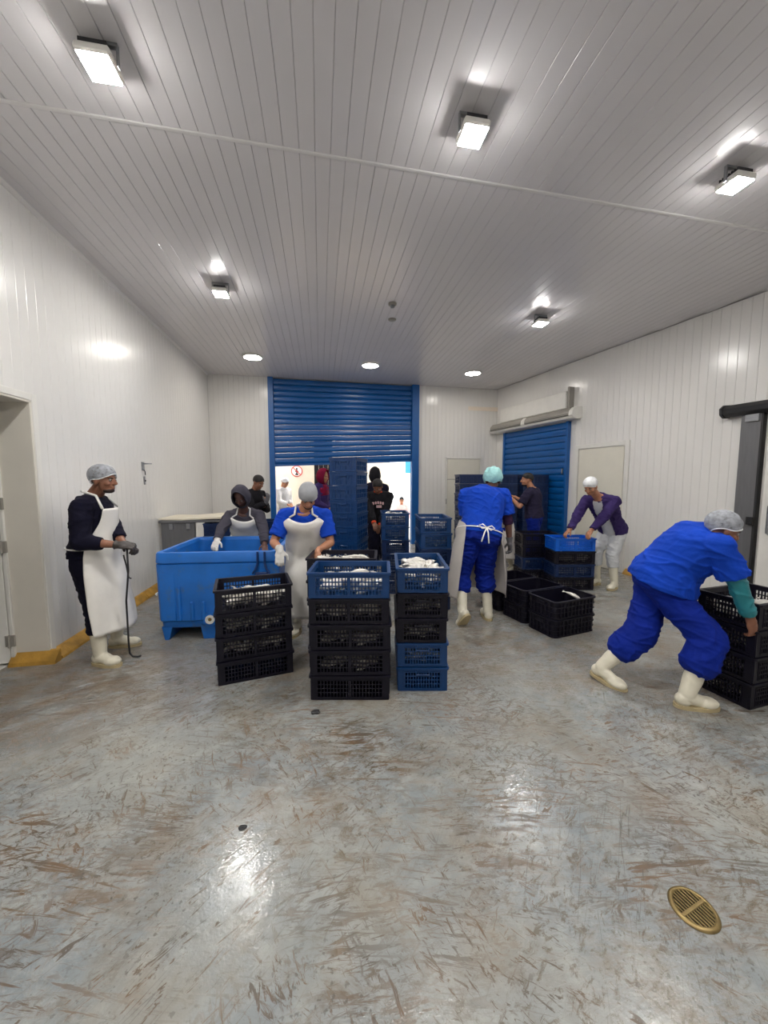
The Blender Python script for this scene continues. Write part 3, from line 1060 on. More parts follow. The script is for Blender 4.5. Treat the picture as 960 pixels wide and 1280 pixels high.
def put_fish(cr, n, seed, z0, label, group, spread=1.0):
    r = random.Random(seed)
    for i in range(n):
        o = link('fish', FM[i % 3])
        loc = V((r.uniform(-.19, .19) * spread, r.uniform(-.10, .10), z0 + .018 * (i / n) + r.uniform(0, .012)))
        R = Matrix.Rotation(cr.rotation_euler.z, 4, 'Z')
        o.location = cr.location + R @ loc
        o.rotation_euler = (r.uniform(1.0, 2.1), r.uniform(-.25, .25), cr.rotation_euler.z + r.uniform(0, 2 * pi))
        s = r.uniform(.8, 1.0)
        o.scale = (s, s, s)
        tag(o, label, 'fish', group)


def pl_(cr, k, what):
    put_pile(cr, k, 'silver fish heaped inside the ' + what)


pl_(S1[3], 2, 'topmost black crate before the blue tub')
pl_(S1[2], 2, 'third crate of the stack before the blue tub')
pl_(S1[1], 1, 'second crate of the stack before the blue tub')
for i, k in ((4, 2), (3, 1), (2, 2), (1, 2)):
    pl_(S2[i], k, ('', 'second', 'third', 'fourth', 'topmost blue')[i] + ' crate of the wide front stack')
for i, k in ((4, 0), (3, 2), (2, 1), (1, 1)):
    pl_(S3[i], k, ('', 'second', 'third', 'fourth', 'topmost')[i] + ' crate of the narrow front stack')
for i in (5, 4):
    pl_(S6[i], 0, ('topmost' if i == 5 else 'fifth') + ' crate stack before the shutter opening')
    pl_(S7[i], 0, ('topmost' if i == 5 else 'fifth') + ' crate beside the man in teal cap')
for i in (2, 1, 0):
    pl_(S9[i], 1, ORD[i] + ' crate of the stack under the bright blue crate')
pl_(S9b[0], 1, 'bottom crate behind the bright blue topped stack')
for i in (3, 2, 1, 0):
    pl_(S11[i], 1, ORD[i] + ' crate of the stack the bending man grips')
pl_(S4[4], 0, 'crate hidden behind the wide front stack')
put_fish(S3[4], 34, 11, .128, 'silver white fish heaped on top of the narrow front stack', 'fish on the narrow front stack')
put_fish(S2[4], 20, 12, .088, 'silver fish lying in the topmost blue crate of the wide stack', 'fish on the wide front stack')
put_fish(S1[3], 22, 13, .088, 'silver fish lying in the topmost black crate before the tub', 'fish on the stack before the tub')
put_fish(S4[4], 12, 14, .135, 'pale fish in the crate behind the wide front stack', 'fish behind the wide front stack')
put_fish(S6[5], 16, 15, .13, 'silver fish in the crate stack before the shutter opening', 'fish before the shutter opening')
fo = link('fish', FM[1]); fo.location = S10[1].location + V((.20, .10, .13)); fo.rotation_euler = (1.4, -.35, 2.4)
tag(fo, 'single pale fish left in the empty black crate at the row end', 'fish')

# ------------------------------------------------------------------ big blue tub
TBX, TBY, TBR = -1.63, 3.91, radians(-4)
tub = thing('insulated_tub', 'large scuffed blue plastic insulated fish tub', 'tub', (TBX, TBY, 0), TBR)
TW, TD, TH = 1.20, 1.08, .90
cxT, cyT = TW / 2, TD / 2
o = [rrect(TW / 2 - .03, TD / 2 - .03, .05, .13, 5, cxT, cyT), rrect(TW / 2 - .02, TD / 2 - .02, .06, .19, 5, cxT, cyT), rrect(TW / 2 - .004, TD / 2 - .004, .07, .205, 5, cxT, cyT),
     rrect(TW / 2 + .004, TD / 2 + .004, .07, .78, 5, cxT, cyT), rrect(TW / 2 - .012, TD / 2 - .012, .07, .79, 5, cxT, cyT), rrect(TW / 2 - .012, TD / 2 - .012, .07, .87, 5, cxT, cyT),
     rrect(TW / 2 - .06, TD / 2 - .06, .06, .87, 5, cxT, cyT), rrect(TW / 2 - .085, TD / 2 - .085, .06, .25, 5, cxT, cyT)]
smooth_by_angle(MB().rings(o).build('body', M_tub, tub), 35)
o = [rrect(TW / 2 - .014, TD / 2 - .014, .07, .795, 5, cxT, cyT), rrect(TW / 2 + .008, TD / 2 + .008, .08, .80, 5, cxT, cyT), rrect(TW / 2 + .004, TD / 2 + .004, .08, .885, 5, cxT, cyT), rrect(TW / 2 - .006, TD / 2 - .006, .075, TH, 5, cxT, cyT),
     rrect(TW / 2 - .05, TD / 2 - .05, .06, TH, 5, cxT, cyT), rrect(TW / 2 - .062, TD / 2 - .062, .055, .86, 5, cxT, cyT)]
smooth_by_angle(MB().rings(o + [o[0]], cap0=False, cap1=False).build('rim', M_tub, tub), 35)
for x0, x1 in ((.045, .105), (.42, .76), (1.075, 1.14)):
    f = MB()
    f.rings([[V((x0 + .01, .03, 0)), V((x1 - .01, .03, 0)), V((x1 - .01, TD - .03, 0)), V((x0 + .01, TD - .03, 0))],
             [V((x0 - .012, .024, .14)), V((x1 + .03, .024, .14)), V((x1 + .03, TD - .024, .14)), V((x0 - .012, TD - .024, .14))]])
    f.build('skid', M_tub, tub)
MB().box(.03, TW - .03, .05, TD - .05, .115, .14).build('underside', M_tubd, tub)
for x, zt, zb in ((.225, .56, .205), (.345, .40, .205), (.455, .40, .205), (.74, .40, .205), (.86, .40, .205), (.98, .56, .205)):
    MB().bbox(x - .018, x + .018, -.016, .02, zb, zt, .008).build('rib', M_tub, tub)
MB().bbox(.04, .19, -.006, .01, .205, .70, .008).build('corner_panel', M_tub, tub)
Tp = Matrix.Translation((.515, .0, .215)) @ Matrix.Rotation(pi / 2, 4, 'X')
pb = MB().lathe([(0, -.02), (.075, -.02), (.07, .012), (.0, .012)], 24, Tp).build('plug_boss', M_tub, tub, False)
MB().lathe([(.0, .01), (.045, .01), (.045, .024), (.03, .026), (.028, .018), (0, .018)], 24, Tp).build('drain_plug', M_plasticw, pb)
MB().lathe([(0, .015), (.02, .015), (.016, .022), (0, .022)], 16, Tp).build('plug_stopper', M_brass, pb)
hk = MB()
for x in (1.0, 1.07):
    hk.tube([(x, -.014, .90), (x, -.018, .78), (x + (.02 if x > 1.02 else -.02), -.03, .72), (x + (.05 if x > 1.02 else -.05), -.03, .68)], .011)
hk.build('hook_handle', M_tubd, tub)
MB().bbox(.97, 1.10, -.03, .0, .655, .69, .01).build('hook_pad', M_tubd, tub)
MB().tube([(-.002, .03, .47), (-.02, .05, .475), (-.02, .10, .475), (-.002, .12, .47)], .008).build('eyelet', M_plasticw, tub)
wt = MB().add([V(v) for v in rrect(TW / 2 - .08, TD / 2 - .08, .06, .66, 5, cxT, cyT)], [tuple(range(24))])
M_water = mat('murky_fish_water', srgb(96, 106, 112), .08, var=.2, vscale=8, bump=.3, bscale=14)
wo = wt.build('tub_water', M_water)
wo.location = tub.location
wo.rotation_euler = tub.rotation_euler
tag(wo, 'murky water filling the big blue tub', 'water', None, 'stuff')
# ------------------------------------------------------------------ steel table in the corner
p = at(205, 655, 6.0)
tb = thing('steel_table', 'grey steel side table against the left wall behind the tub', 'table', (XL + .03, 5.95, 0))
TZ = 1.01
MB().bbox(0, 1.0, 0, .75, TZ - .035, TZ, .005).build('table_top', M_greysteel, tb)
MB().bbox(.03, .50, .02, .04, .25, TZ - .035, .004).build('front_panel', M_greysteel, tb)
for x in (.04, .46):
    for y in (.04, .67):
        MB().bbox(x, x + .04, y, y + .04, 0, TZ - .035, .004).build('leg', M_steel, tb)
for x in (.14, .38):
    MB().bbox(x, x + .06, .008, .02, TZ - .14, TZ - .04, .006).build('bracket', M_steel, tb)
MB().bbox(.04, .50, .1, .7, .2, .23, .004).build('lower_shelf', M_steel, tb)
# warped pale board on it
bd = []
for k, dz in ((0, 0), (1, .006)):
    pass
bm_ = MB()
nx, ny = 14, 8
for zt in (.006, .018):
    pass
top, bot = [], []
for j in range(ny + 1):
    for i in range(nx + 1):
        u, v = i / nx, j / ny
        z = TZ + .012 + .03 * abs(u - .35) * (1 + .5 * v) + .02 * v * u
        top.append((XL + .05 + .9 * u + .05 * (v - .5), 5.98 + .62 * v - .03 * u, z + .012))
        bot.append((XL + .05 + .9 * u + .05 * (v - .5), 5.98 + .62 * v - .03 * u, z - .010))
fs = []
n_ = len(top)
for j in range(ny):
    for i in range(nx):
        a = j * (nx + 1) + i
        q = (a, a + 1, a + nx + 2, a + nx + 1)
        fs.append(q)
        fs.append(tuple(n_ + k for k in reversed(q)))
edge = [i for i in range(nx + 1)] + [j * (nx + 1) + nx for j in range(1, ny + 1)] + [ny * (nx + 1) + i for i in range(nx - 1, -1, -1)] + [j * (nx + 1) for j in range(ny - 1, 0, -1)]
for a, b in zip(edge, edge[1:] + edge[:1]):
    fs.append((b, a, n_ + a, n_ + b))
bo = MB().add(top + bot, fs).build('warped_board', M_paper)
tag(bo, 'pale warped cutting board lying on the steel table', 'board')


# ------------------------------------------------------------------ people
def sph(m, c, rad, B=None, nu=16, nv=10):
    """ellipsoid; B = (right, front, up) basis"""
    R = []
    B = B or (V((1, 0, 0)), V((0, 1, 0)), V((0, 0, 1)))
    for j in range(1, nv):
        ph = pi * j / nv
        R.append([c + B[0] * (rad[0] * sin(ph) * cos(2 * pi * k / nu)) + B[1] * (rad[1] * sin(ph) * sin(2 * pi * k / nu)) + B[2] * (rad[2] * cos(ph)) for k in range(nu)])
    m.rings(R)


def cone(m, a, b, r0, r1, n=14, round0=True, round1=True):
    """tapered limb with rounded ends"""
    d = b - a
    L = d.length
    if L < 1e-5:
        return
    t = d / L
    x = t.cross(V((0, 0, 1)))
    if x.length < .05:
        x = t.cross(V((1, 0, 0)))
    x.normalize()
    y = t.cross(x)
    prof = []
    if round0:
        for k in (70, 40, 15):
            prof.append((-r0 * sin(radians(k)), r0 * cos(radians(k))))
    prof += [(0, r0), (L, r1)]
    if round1:
        for k in (15, 40, 70):
            prof.append((L + r1 * sin(radians(k)), r1 * cos(radians(k))))
    m.rings([[a + t * s + (x * cos(2 * pi * k / n) + y * sin(2 * pi * k / n)) * r for k in range(n)] for s, r in prof])


def chain(m, pts, rads, **kw):
    for i in range(len(pts) - 1):
        cone(m, pts[i], pts[i + 1], rads[i], rads[i + 1], **kw)


def ik(a, b, l1, l2, hint):
    d = b - a
    L = min(max(d.length, .12), (l1 + l2) * .998)
    u = d.normalized()
    b2 = a + u * L
    x = (l1 * l1 - l2 * l2 + L * L) / (2 * L)
    h = sqrt(max(l1 * l1 - x * x, 0))
    p = hint - u * hint.dot(u)
    p = p.normalized() if p.length > 1e-4 else V((0, 0, 0))
    return a + u * x + p * h, b2


def fuse(name, m, voxel, mtl, parent, smooth=4, wr=0, seed=0, ws=(9, 9, 14)):
    me = bpy.data.meshes.new('tmp')
    me.from_pydata(m.v, [], m.f)
    bm = bmesh.new()
    bm.from_mesh(me)
    bmesh.ops.recalc_face_normals(bm, faces=bm.faces)
    bm.to_mesh(me)
    bm.free()
    o = bpy.data.objects.new('tmp', me)
    C.objects.link(o)
    r = o.modifiers.new('r', 'REMESH')
    r.mode = 'VOXEL'
    r.voxel_size = voxel
    if smooth:
        s = o.modifiers.new('s', 'SMOOTH')
        s.iterations = smooth
        s.factor = .5
    dg = bpy.context.evaluated_depsgraph_get()
    res = bpy.data.meshes.new_from_object(o.evaluated_get(dg))
    bpy.data.objects.remove(o)
    bpy.data.meshes.remove(me)
    res.name = name
    if wr:
        n = len(res.vertices)
        co = np.empty(n * 3, 'f')
        no = np.empty(n * 3, 'f')
        res.vertices.foreach_get('co', co)
        res.vertices.foreach_get('normal', no)
        co = co.reshape(-1, 3)
        no = no.reshape(-1, 3)
        nz = noise.noise

        def fold(c):
            x, y, z = c
            q = nz((x * 4, y * 4 + seed, z * 4)) * .9
            a = abs(nz((x * 5 + z * 5 + seed * 3.1 + q, y * 5 - z * 4, z * 9 - x * 6)))
            b = abs(nz((x * 3 - z * 2 + seed * 1.7, y * 3 + q, z * 13 + x * 5)))
            return max(0, 1 - a * 4.5) * .9 + max(0, 1 - b * 5) * .7 + .5 * nz((x * 6, y * 6, z * 6 + seed))
        d = np.array([fold(c) for c in co.tolist()], 'f')
        co = co + no * ((d - .35) * wr)[:, None]
        res.vertices.foreach_set('co', co.reshape(-1))
    res.materials.clear()
    res.materials.append(mtl)
    res.polygons.foreach_set('use_smooth', [True] * len(res.polygons))
    res.update()
    return link(name, res, parent)


class Person:
    def __init__(s, label, pel, neck, fwd, face, feet, hands, head=None, sc=1.0, bulge=0., skin='brown', vox=.006,
                 elbows=None, knees=None, toes=None, girth=1.0, shr=None, headup=None, handdir=None, palm=None, curl=.5, group='workers'):
        s.sc, s.vox, s.skin, s.g = sc, vox, M_skin[skin], girth
        s.fwd = V(fwd).normalized()
        s.right = s.fwd.cross(V((0, 0, 1))).normalized()
        s.pel, s.neck = V(pel), V(neck)
        base = V((pel[0], pel[1], 0))
        s.e = thing('person', label, 'person', (0, 0, 0), 0, None)
        s.shr = V(shr).normalized() if shr else s.right
        u = (s.neck - s.pel).normalized()
        s.ctrl = (s.pel + s.neck) / 2 - u.cross(s.right) * bulge
        _, _, fN, uN = s.frame(1.0)
        s.uN, s.fN = uN, fN
        s.face = V(face).normalized()
        s.hc = V(head) if head else s.neck + uN * .06 * sc + s.face * .055 * sc + V((0, 0, .10 * sc))
        hr = s.face.cross(V(headup) if headup else V((0, 0, 1)))
        s.hr = hr.normalized()
        s.hu = s.hr.cross(s.face)
        sw = .185 * sc * (1 + (girth - 1) * .6)
        s.sh = [s.neck - uN * .085 * sc + s.shr * (k * sw) for k in (1, -1)]       # 0 = right, 1 = left
        s.hip = [s.pel - u * .02 * sc + s.right * (k * .092 * sc) for k in (1, -1)]
        el = elbows or [None, None]
        kn = knees or [None, None]
        s.el, s.wr, s.kn, s.an = [0, 0], [0, 0], [0, 0], [0, 0]
        for i in (0, 1):
            k = (1, -1)[i]
            hint = V(el[i]) if el[i] else (s.right * k * .6 - s.fwd * .6 - V((0, 0, .5)))
            s.el[i], s.wr[i] = ik(s.sh[i], V(hands[i]), .285 * sc, .255 * sc, hint)
            hint = V(kn[i]) if kn[i] else (s.fwd + s.right * k * .1)
            s.kn[i], s.an[i] = ik(s.hip[i], V(feet[i]), .425 * sc, .415 * sc, hint)
        s.toe = [V(t).normalized() for t in toes] if toes else [(s.fwd + s.right * .15).normalized(), (s.fwd - s.right * .15).normalized()]
        s.hd = [V(h).normalized() if h else (s.wr[i] - s.el[i]).normalized() for i, h in enumerate(handdir or [None, None])]
        s.pn = [V(h).normalized() if h else V((0, 0, -1)) for h in (palm or [None, None])]
        s.curl = curl if isinstance(curl, (tuple, list)) else (curl, curl)
        s.body()
        s.e.location = base
        s.base = base

    def finish(s):
        for c in s.e.children:
            c.matrix_parent_inverse = Matrix.Translation(-s.base)
        return s.e

    def frame(s, t):
        a, b, c = s.pel, s.ctrl, s.neck
        if t <= 0:
            tan = (b - a).normalized()
            p = a + tan * t * (c - a).length
        else:
            p = a * (1 - t) ** 2 + b * (2 * t * (1 - t)) + c * t * t
            tan = ((b - a) * (1 - t) + (c - b) * t).normalized()
        r = (s.right * (1 - max(t, 0)) + s.shr * max(t, 0))
        r = (r - tan * r.dot(tan)).normalized()
        f = tan.cross(r)
        return p, r, f, tan

    PROF = [(-.16, .10, .085), (-.08, .155, .115), (.02, .17, .122), (.14, .162, .118), (.35, .148, .108), (.55, .16, .112), (.75, .176, .116), (.88, .17, .102), (.96, .12, .078), (1.03, .068, .062)]

    def prof(s, t):
        P = s.PROF
        for (t0, a0, b0), (t1, a1, b1) in zip(P, P[1:]):
            if t <= t1:
                k = max(0, (t - t0) / (t1 - t0))
                a, b = a0 + (a1 - a0) * k, b0 + (b1 - b0) * k
                break
        else:
            a, b = P[-1][1:]
        gg = 1 + (s.g - 1) * (1 if t < .9 else .4)
        return a * s.sc * gg, b * s.sc * gg * (1 + (s.g - 1) * .6)

    def torso(s, m, infl, t0=-.16, t1=1.03, n=22, flare=0):
        R = []
        N = 12
        for i in range(N + 1):
            t = t0 + (t1 - t0) * i / N
            p, r, f, u = s.frame(t)
            a, b = s.prof(t)
            q = infl + flare * max(0, .4 - t)
            R.append([p + r * ((a + q) * cos(2 * pi * k / n)) + f * ((b + q) * sin(2 * pi * k / n)) for k in range(n)])
        m.rings(R)

    def hand(s, m, i, infl=0.0):
        sc = s.sc
        w, d, n = s.wr[i], s.hd[i], s.pn[i]
        n = (n - d * n.dot(d)).normalized()
        a = -(d.cross(n)) * (1 if i == 0 else -1)
        B = (a, d, n)
        cone(m, w - d * .02 * sc, w + d * .03 * sc, (.026 + infl) * sc, (.030 + infl) * sc)
        sph(m, w + d * .052 * sc, ((.041 + infl) * sc, (.052 + infl) * sc, (.019 + infl) * sc), B)
        c = s.curl[i]
        for off, L in ((-.030, .072), (-.010, .082), (.011, .077), (.030, .060)):
            p = w + d * .088 * sc + a * off * sc
            ang = c * .35
            dirv = d
            for k, seg in enumerate((.45, .32, .23)):
                dirv = (d * cos(ang) + n * sin(ang) + a * off * 1.2).normalized()
                q = p + dirv * L * seg * sc
                cone(m, p, q, (.0092 - k * .0006 + infl) * sc, (.0086 - k * .0008 + infl) * sc, 10)
                p = q
                ang += c * 1.1
        p = w + d * .025 * sc - a * .028 * sc
        d1 = (d * .65 - a * .7 + n * .35).normalized()
        q = p + d1 * .045 * sc
        d2 = (d * .9 - a * .25 + n * (.3 + .4 * c)).normalized()
        cone(m, p, q, (.014 + infl) * sc, (.0105 + infl) * sc, 10)
        cone(m, q, q + d2 * .04 * sc, (.0105 + infl) * sc, (.0085 + infl) * sc, 10)

    def foot(s, m, i, infl=0.0):
        sc = s.sc
        a, d = s.an[i], s.toe[i]
        rr = d.cross(V((0, 0, 1))).normalized()
        n = rr.cross(d)
        B = (rr, d, n)
        sph(m, a - d * .022 * sc - n * .045 * sc, ((.035 + infl) * sc, (.040 + infl) * sc, (.042 + infl * .6) * sc), B)
        cone(m, a - n * .025 * sc, a + d * .11 * sc - n * .058 * sc, (.036 + infl) * sc, (.030 + infl * .8) * sc)
        sph(m, a + d * .125 * sc - n * .058 * sc, ((.043 + infl) * sc, (.066 + infl) * sc, (.030 + infl * .8) * sc), B)
        return B

    def H(s, x, y, z):
        return s.hc + (s.hr * x + s.face * y + s.hu * z) * s.sc

    def body(s):
        m = MB()
        sc = s.sc
        s.torso(m, 0)
        for i in (0, 1):
            sph(m, s.sh[i], (.055 * sc,) * 3)
            cone(m, s.neck - s.uN * .03 * sc, s.sh[i], .058 * sc, .054 * sc)
            k = s.sh[i] + (s.el[i] - s.sh[i]) * .45
            chain(m, [s.sh[i], k, s.el[i]], [.054 * sc, .05 * sc, .040 * sc])
            k = s.el[i] + (s.wr[i] - s.el[i]) * .3
            chain(m, [s.el[i], k, s.wr[i]], [.040 * sc, .043 * sc, .027 * sc])
            s.hand(m, i)
            k = s.hip[i] + (s.kn[i] - s.hip[i]) * .4
            chain(m, [s.hip[i], k, s.kn[i]], [.092 * sc, .080 * sc, .055 * sc])
            k = s.kn[i] + (s.an[i] - s.kn[i]) * .3
            chain(m, [s.kn[i], k, s.an[i]], [.055 * sc, .056 * sc, .036 * sc])
            s.foot(m, i)
        # neck and head
        B = (s.hr, s.face, s.hu)
        cone(m, s.neck - s.uN * .02 * sc, s.H(0, -.02, -.06), .062 * sc, .054 * sc)
        sph(m, s.H(0, -.012, .035), (.076 * sc, .096 * sc, .085 * sc), B, 20, 14)
        sph(m, s.H(0, .022, -.025), (.063 * sc, .070 * sc, .088 * sc), B, 20, 14)
        sph(m, s.H(0, .040, -.085), (.046 * sc, .046 * sc, .032 * sc), B)
        sph(m, s.H(0, .074, .020), (.050 * sc, .018 * sc, .011 * sc), B)
        for k in (1, -1):
            sph(m, s.H(.040 * k, .060, -.035), (.022 * sc, .022 * sc, .020 * sc), B)
            sph(m, s.H(.076 * k, -.008, -.015), (.010 * sc, .022 * sc, .032 * sc), B)
        cone(m, s.H(0, .086, .012), s.H(0, .108, -.030), .009 * sc, .014 * sc)
        sph(m, s.H(0, .098, -.034), (.019 * sc, .013 * sc, .010 * sc), B)
        for z, r in ((-.062, .0075), (-.075, .0085)):
            sph(m, s.H(0, .082, z), (.024 * sc, .012 * sc, r * sc), B)
        fuse('body', m, s.vox * .85, s.skin, s.e, 2)
        for k in (1, -1):
            o = MB()
            sph(o, s.H(.031 * k, .078, -.002), (.0115 * sc,) * 3, B, 12, 8)
            e = o.build('eye', M_eye, s.e, True)
            o = MB()
            sph(o, s.H(.031 * k, .0862, -.003), (.0065 * sc, .0045 * sc, .0065 * sc), B, 10, 6)
            o.build('iris', M_iris, e, True)
            o = MB()
            chain(o, [s.H(.014 * k, .093, .014), s.H(.032 * k, .090, .019), s.H(.050 * k, .076, .014)], [.0035 * sc, .004 * sc, .0025 * sc], n=8)
            o.build('eyebrow', M_hair, s.e, True)

    # ---- clothing
    def shirt(s, mtl, sleeve='short', hem=-.05, infl=.018, name='shirt', wr=.006, slv_infl=None, seed=1, flare=.03, collar=None, cuff=.0):
        m = MB()
        sc = s.sc
        s.torso(m, infl, hem, 1.0, flare=flare)
        q = slv_infl if slv_infl is not None else infl
        for i in (0, 1):
            cone(m, s.neck - s.uN * .04 * sc, s.sh[i], (.056 + infl) * sc, (.055 + infl) * sc)
            sph(m, s.sh[i], ((.058 + infl) * sc,) * 3)
            if sleeve == 'short':
                e = s.sh[i] + (s.el[i] - s.sh[i]) * .78
                cone(m, s.sh[i], e, (.056 + q) * sc, (.052 + q * 1.25) * sc, 18, True, False)
            elif sleeve == 'long':
                cone(m, s.sh[i], s.el[i], (.056 + q) * sc, (.046 + q) * sc, 18)
                e = s.el[i] + (s.wr[i] - s.el[i]) * (.93 - cuff)
                cone(m, s.el[i], e, (.046 + q) * sc, (.032 + q * .8) * sc, 18, True, False)
        o = fuse(name, m, s.vox * 1.2, mtl, s.e, 3, wr, seed)
        if collar:
            p, r, f, u = s.frame(.985)
            cm = MB()
            pts = [p + u * .012 + r * (.075 * sc * cos(2 * pi * k / 20)) + f * (.07 * sc * sin(2 * pi * k / 20)) for k in range(21)]
            cm.tube(pts, .014 * sc, 8)
            cm.build('collar', collar, o, True)
        return o

    def sleeve(s, i, mtl, a, b, r0, r1, name='sleeve', wr=.004):
        """a,b along the arm 0..2 (1 = elbow, 2 = wrist)"""
        P = lambda t: s.sh[i] + (s.el[i] - s.sh[i]) * t if t <= 1 else s.el[i] + (s.wr[i] - s.el[i]) * (t - 1)
        m = MB()
        ts = sorted(set([a, b] + ([1.0] if a < 1 < b else [])))
        for t0, t1 in zip(ts, ts[1:]):
            k0, k1 = (t0 - a) / (b - a), (t1 - a) / (b - a)
            cone(m, P(t0), P(t1), (r0 + (r1 - r0) * k0) * s.sc, (r0 + (r1 - r0) * k1) * s.sc, 18, t0 != a, t1 != b)
        return fuse(name, m, s.vox * 1.2, mtl, s.e, 2, wr, 5 + i)

    def trousers(s, mtl, end=.55, infl=.02, top=.12, wr=.008, loose=.012, seed=2, name='trousers', blouse=.0):
        m = MB()
        sc = s.sc
        s.torso(m, infl, -.16, top)
        for i in (0, 1):
            k = s.hip[i] + (s.kn[i] - s.hip[i]) * .4
            chain(m, [s.hip[i], k, s.kn[i]], [(.094 + infl) * sc, (.086 + infl) * sc, (.062 + infl + loose) * sc], n=18)
            e = s.kn[i] + (s.an[i] - s.kn[i]) * end
            cone(m, s.kn[i], e, (.062 + infl + loose) * sc, (.052 + infl + loose + blouse) * sc, 18, True, blouse > 0)
        return fuse(name, m, s.vox * 1.3, mtl, s.e, 4, wr, seed, (8, 8, 16))

    def boots(s, top=.35, mtl=None, slim=0):
        sc = s.sc
        for i in (0, 1):
            m = MB()
            a = s.kn[i] + (s.an[i] - s.kn[i]) * top
            mid = a + (s.an[i] - a) * .6
            chain(m, [a, mid, s.an[i]], [(.064 - slim) * sc, (.058 - slim) * sc, (.050 - slim) * sc], n=18, round0=False)
            B = s.foot(m, i, .014)
            o = fuse('boot', m, s.vox, mtl or M_boot, s.e, 3, .002, i)
            rr, d, n = B
            sm_ = MB()
            for z0, z1, g in ((-.101, -.076, .0),):
                ring = []
                for k in range(28):
                    an = 2 * pi * k / 28
                    x, y = cos(an), sin(an)
                    L = .178 if y > 0 else .115
                    wd = .058 if y > 0 else .052
                    x, y = math.copysign(abs(x) ** .8, x), math.copysign(abs(y) ** .85, y)
                    ring.append((x * wd, .035 + y * L))
                sm_.rings([[s.an[i] + (rr * x + d * y + n * z) * sc for x, y in ring] for z in (z0, z1)])
            sm_.build('sole', M_sole, o)

    def glove(s, i, mtl, cuff=.12, name='glove'):
        m = MB()
        s.hand(m, i, .003)
        e = s.wr[i] + (s.el[i] - s.wr[i]).normalized() * cuff * s.sc
        cone(m, s.wr[i], e, .033 * s.sc, .042 * s.sc, 16, True, False)
        return fuse(name, m, s.vox * .85, mtl, s.e, 2, .0015, i)

    def apron(s, mtl, t_top=.84, drop=.62, ha=1.25, infl=.03, bib=.75, center=None, seed=1, wr=.012, ha_low=None, hip_ha=None, strap=True, sk=.035):
        """front apron: bib follows the chest, skirt hangs to the shins"""
        sc = s.sc
        rows = []
        N = 10
        nn = 20
        ha_low = ha_low or ha
        hip_ha = hip_ha or ha * 1.15
        for i in range(N + 1):
            t = t_top + (-.05 - t_top) * i / N
            p, r, f, u = s.frame(t)
            a, b = s.prof(t)
            k = i / N
            h = bib + (hip_ha - bib) * min(1, max(0, k - .25) / .4)
            rows.append((p, r, f, a + infl, b + infl + .012, h))
        p0, r0, f0, a0, b0, _ = rows[-1]
        fr = s.fwd
        rr = s.right
        foot_c = (s.an[0] + s.an[1]) / 2 if center is None else V(center)
        # the skirt hangs straight down from the front of the hips
        N2 = 12
        for i in range(1, N2 + 1):
            k = i / N2
            p = p0.copy()
            p.z -= drop * k
            p.x += (foot_c.x - p0.x) * .55 * k
            p.y += (foot_c.y - p0.y) * .55 * k
            q = min(1, k * 3)
            f = (f0 * (1 - q) + fr * q).normalized()
            r = (r0 * (1 - q) + rr * q).normalized()
            rows.append((p, r, f, a0 + .055 * min(1, k * 1.6) + .01, b0 + sk * min(1, k * 2.5) + .012, hip_ha + (ha_low - hip_ha) * k))
        vs = []
        for j, (p, r, f, a, b, h) in enumerate(rows):
            for k in range(nn + 1):
                an = pi / 2 + h * (1 - 2 * k / nn)
                d = r * cos(an) * a + f * sin(an) * b
                v = p + d
                kk = j / len(rows)
                w = noise.noise((v.x * 7 + seed, v.y * 7, v.z * (9 if kk < .45 else 2.5))) * wr * (1 if kk < .5 else 1.6)
                v = v + d.normalized() * (w + .004)
                vs.append(v)
        fs = []
        for j in range(len(rows) - 1):
            for k in range(nn):
                a = j * (nn + 1) + k
                fs.append((a, a + 1, a + nn + 2, a + nn + 1))
        o = MB().add(vs, fs).build('apron', mtl, s.e, True)
        md = o.modifiers.new('sub', 'SUBSURF')
        md.levels = md.render_levels = 1
        md = o.modifiers.new('thick', 'SOLIDIFY')
        md.thickness = .004
        md.offset = 1
        if not strap:
            return o
        # neck strap
        p, r, f, u = s.frame(t_top)
        a, b = s.prof(t_top)
        h = bib
        L = p + r * cos(pi / 2 + h) * (a + infl) + f * sin(pi / 2 + h) * (b + infl + .015)
        Rr = p + r * cos(pi / 2 - h) * (a + infl) + f * sin(pi / 2 - h) * (b + infl + .015)
        pn, rn, fn, un = s.frame(1.0)
        st = MB()
        pts = [L + f * .004, pn - rn * .085 * sc + fn * .06 * sc + un * .012, pn - rn * .075 * sc - fn * .03 * sc + un * .04 * sc, pn - fn * .075 * sc + un * .045 * sc,
               pn + rn * .075 * sc - fn * .03 * sc + un * .04 * sc, pn + rn * .085 * sc + fn * .06 * sc + un * .012, Rr + f * .004]
        st.tube(pts, .011 * sc, 8)
        st.build('neck_strap', mtl if mtl != M_aprong else M_apron, o, True)
        return o

    def waist_tie(s, mtl, t=.22, infl=.034, bow=True, bare=.0):
        p, r, f, u = s.frame(t)
        a, b = s.prof(t)
        m = MB()
        m.tube([p + r * ((a + infl) * cos(2 * pi * k / 28)) + f * ((b + infl) * sin(2 * pi * k / 28)) for k in range(29)], .007, 6)
        o = m.build('waist_tie', mtl, s.e, True)
        if bow:
            c = p - f * (b + infl + .012)
            b2 = MB()
            for k in (1, -1):
                b2.tube([c, c + r * .05 * k + u * .03, c + r * .085 * k + u * .01, c + r * .05 * k - u * .02, c], .008, 6)
                b2.tube([c, c + r * .02 * k - u * .06 - f * .01, c + r * .04 * k - u * .17 - f * .012], .008, 6)
            b2.build('bow', mtl, o, True)
        return o

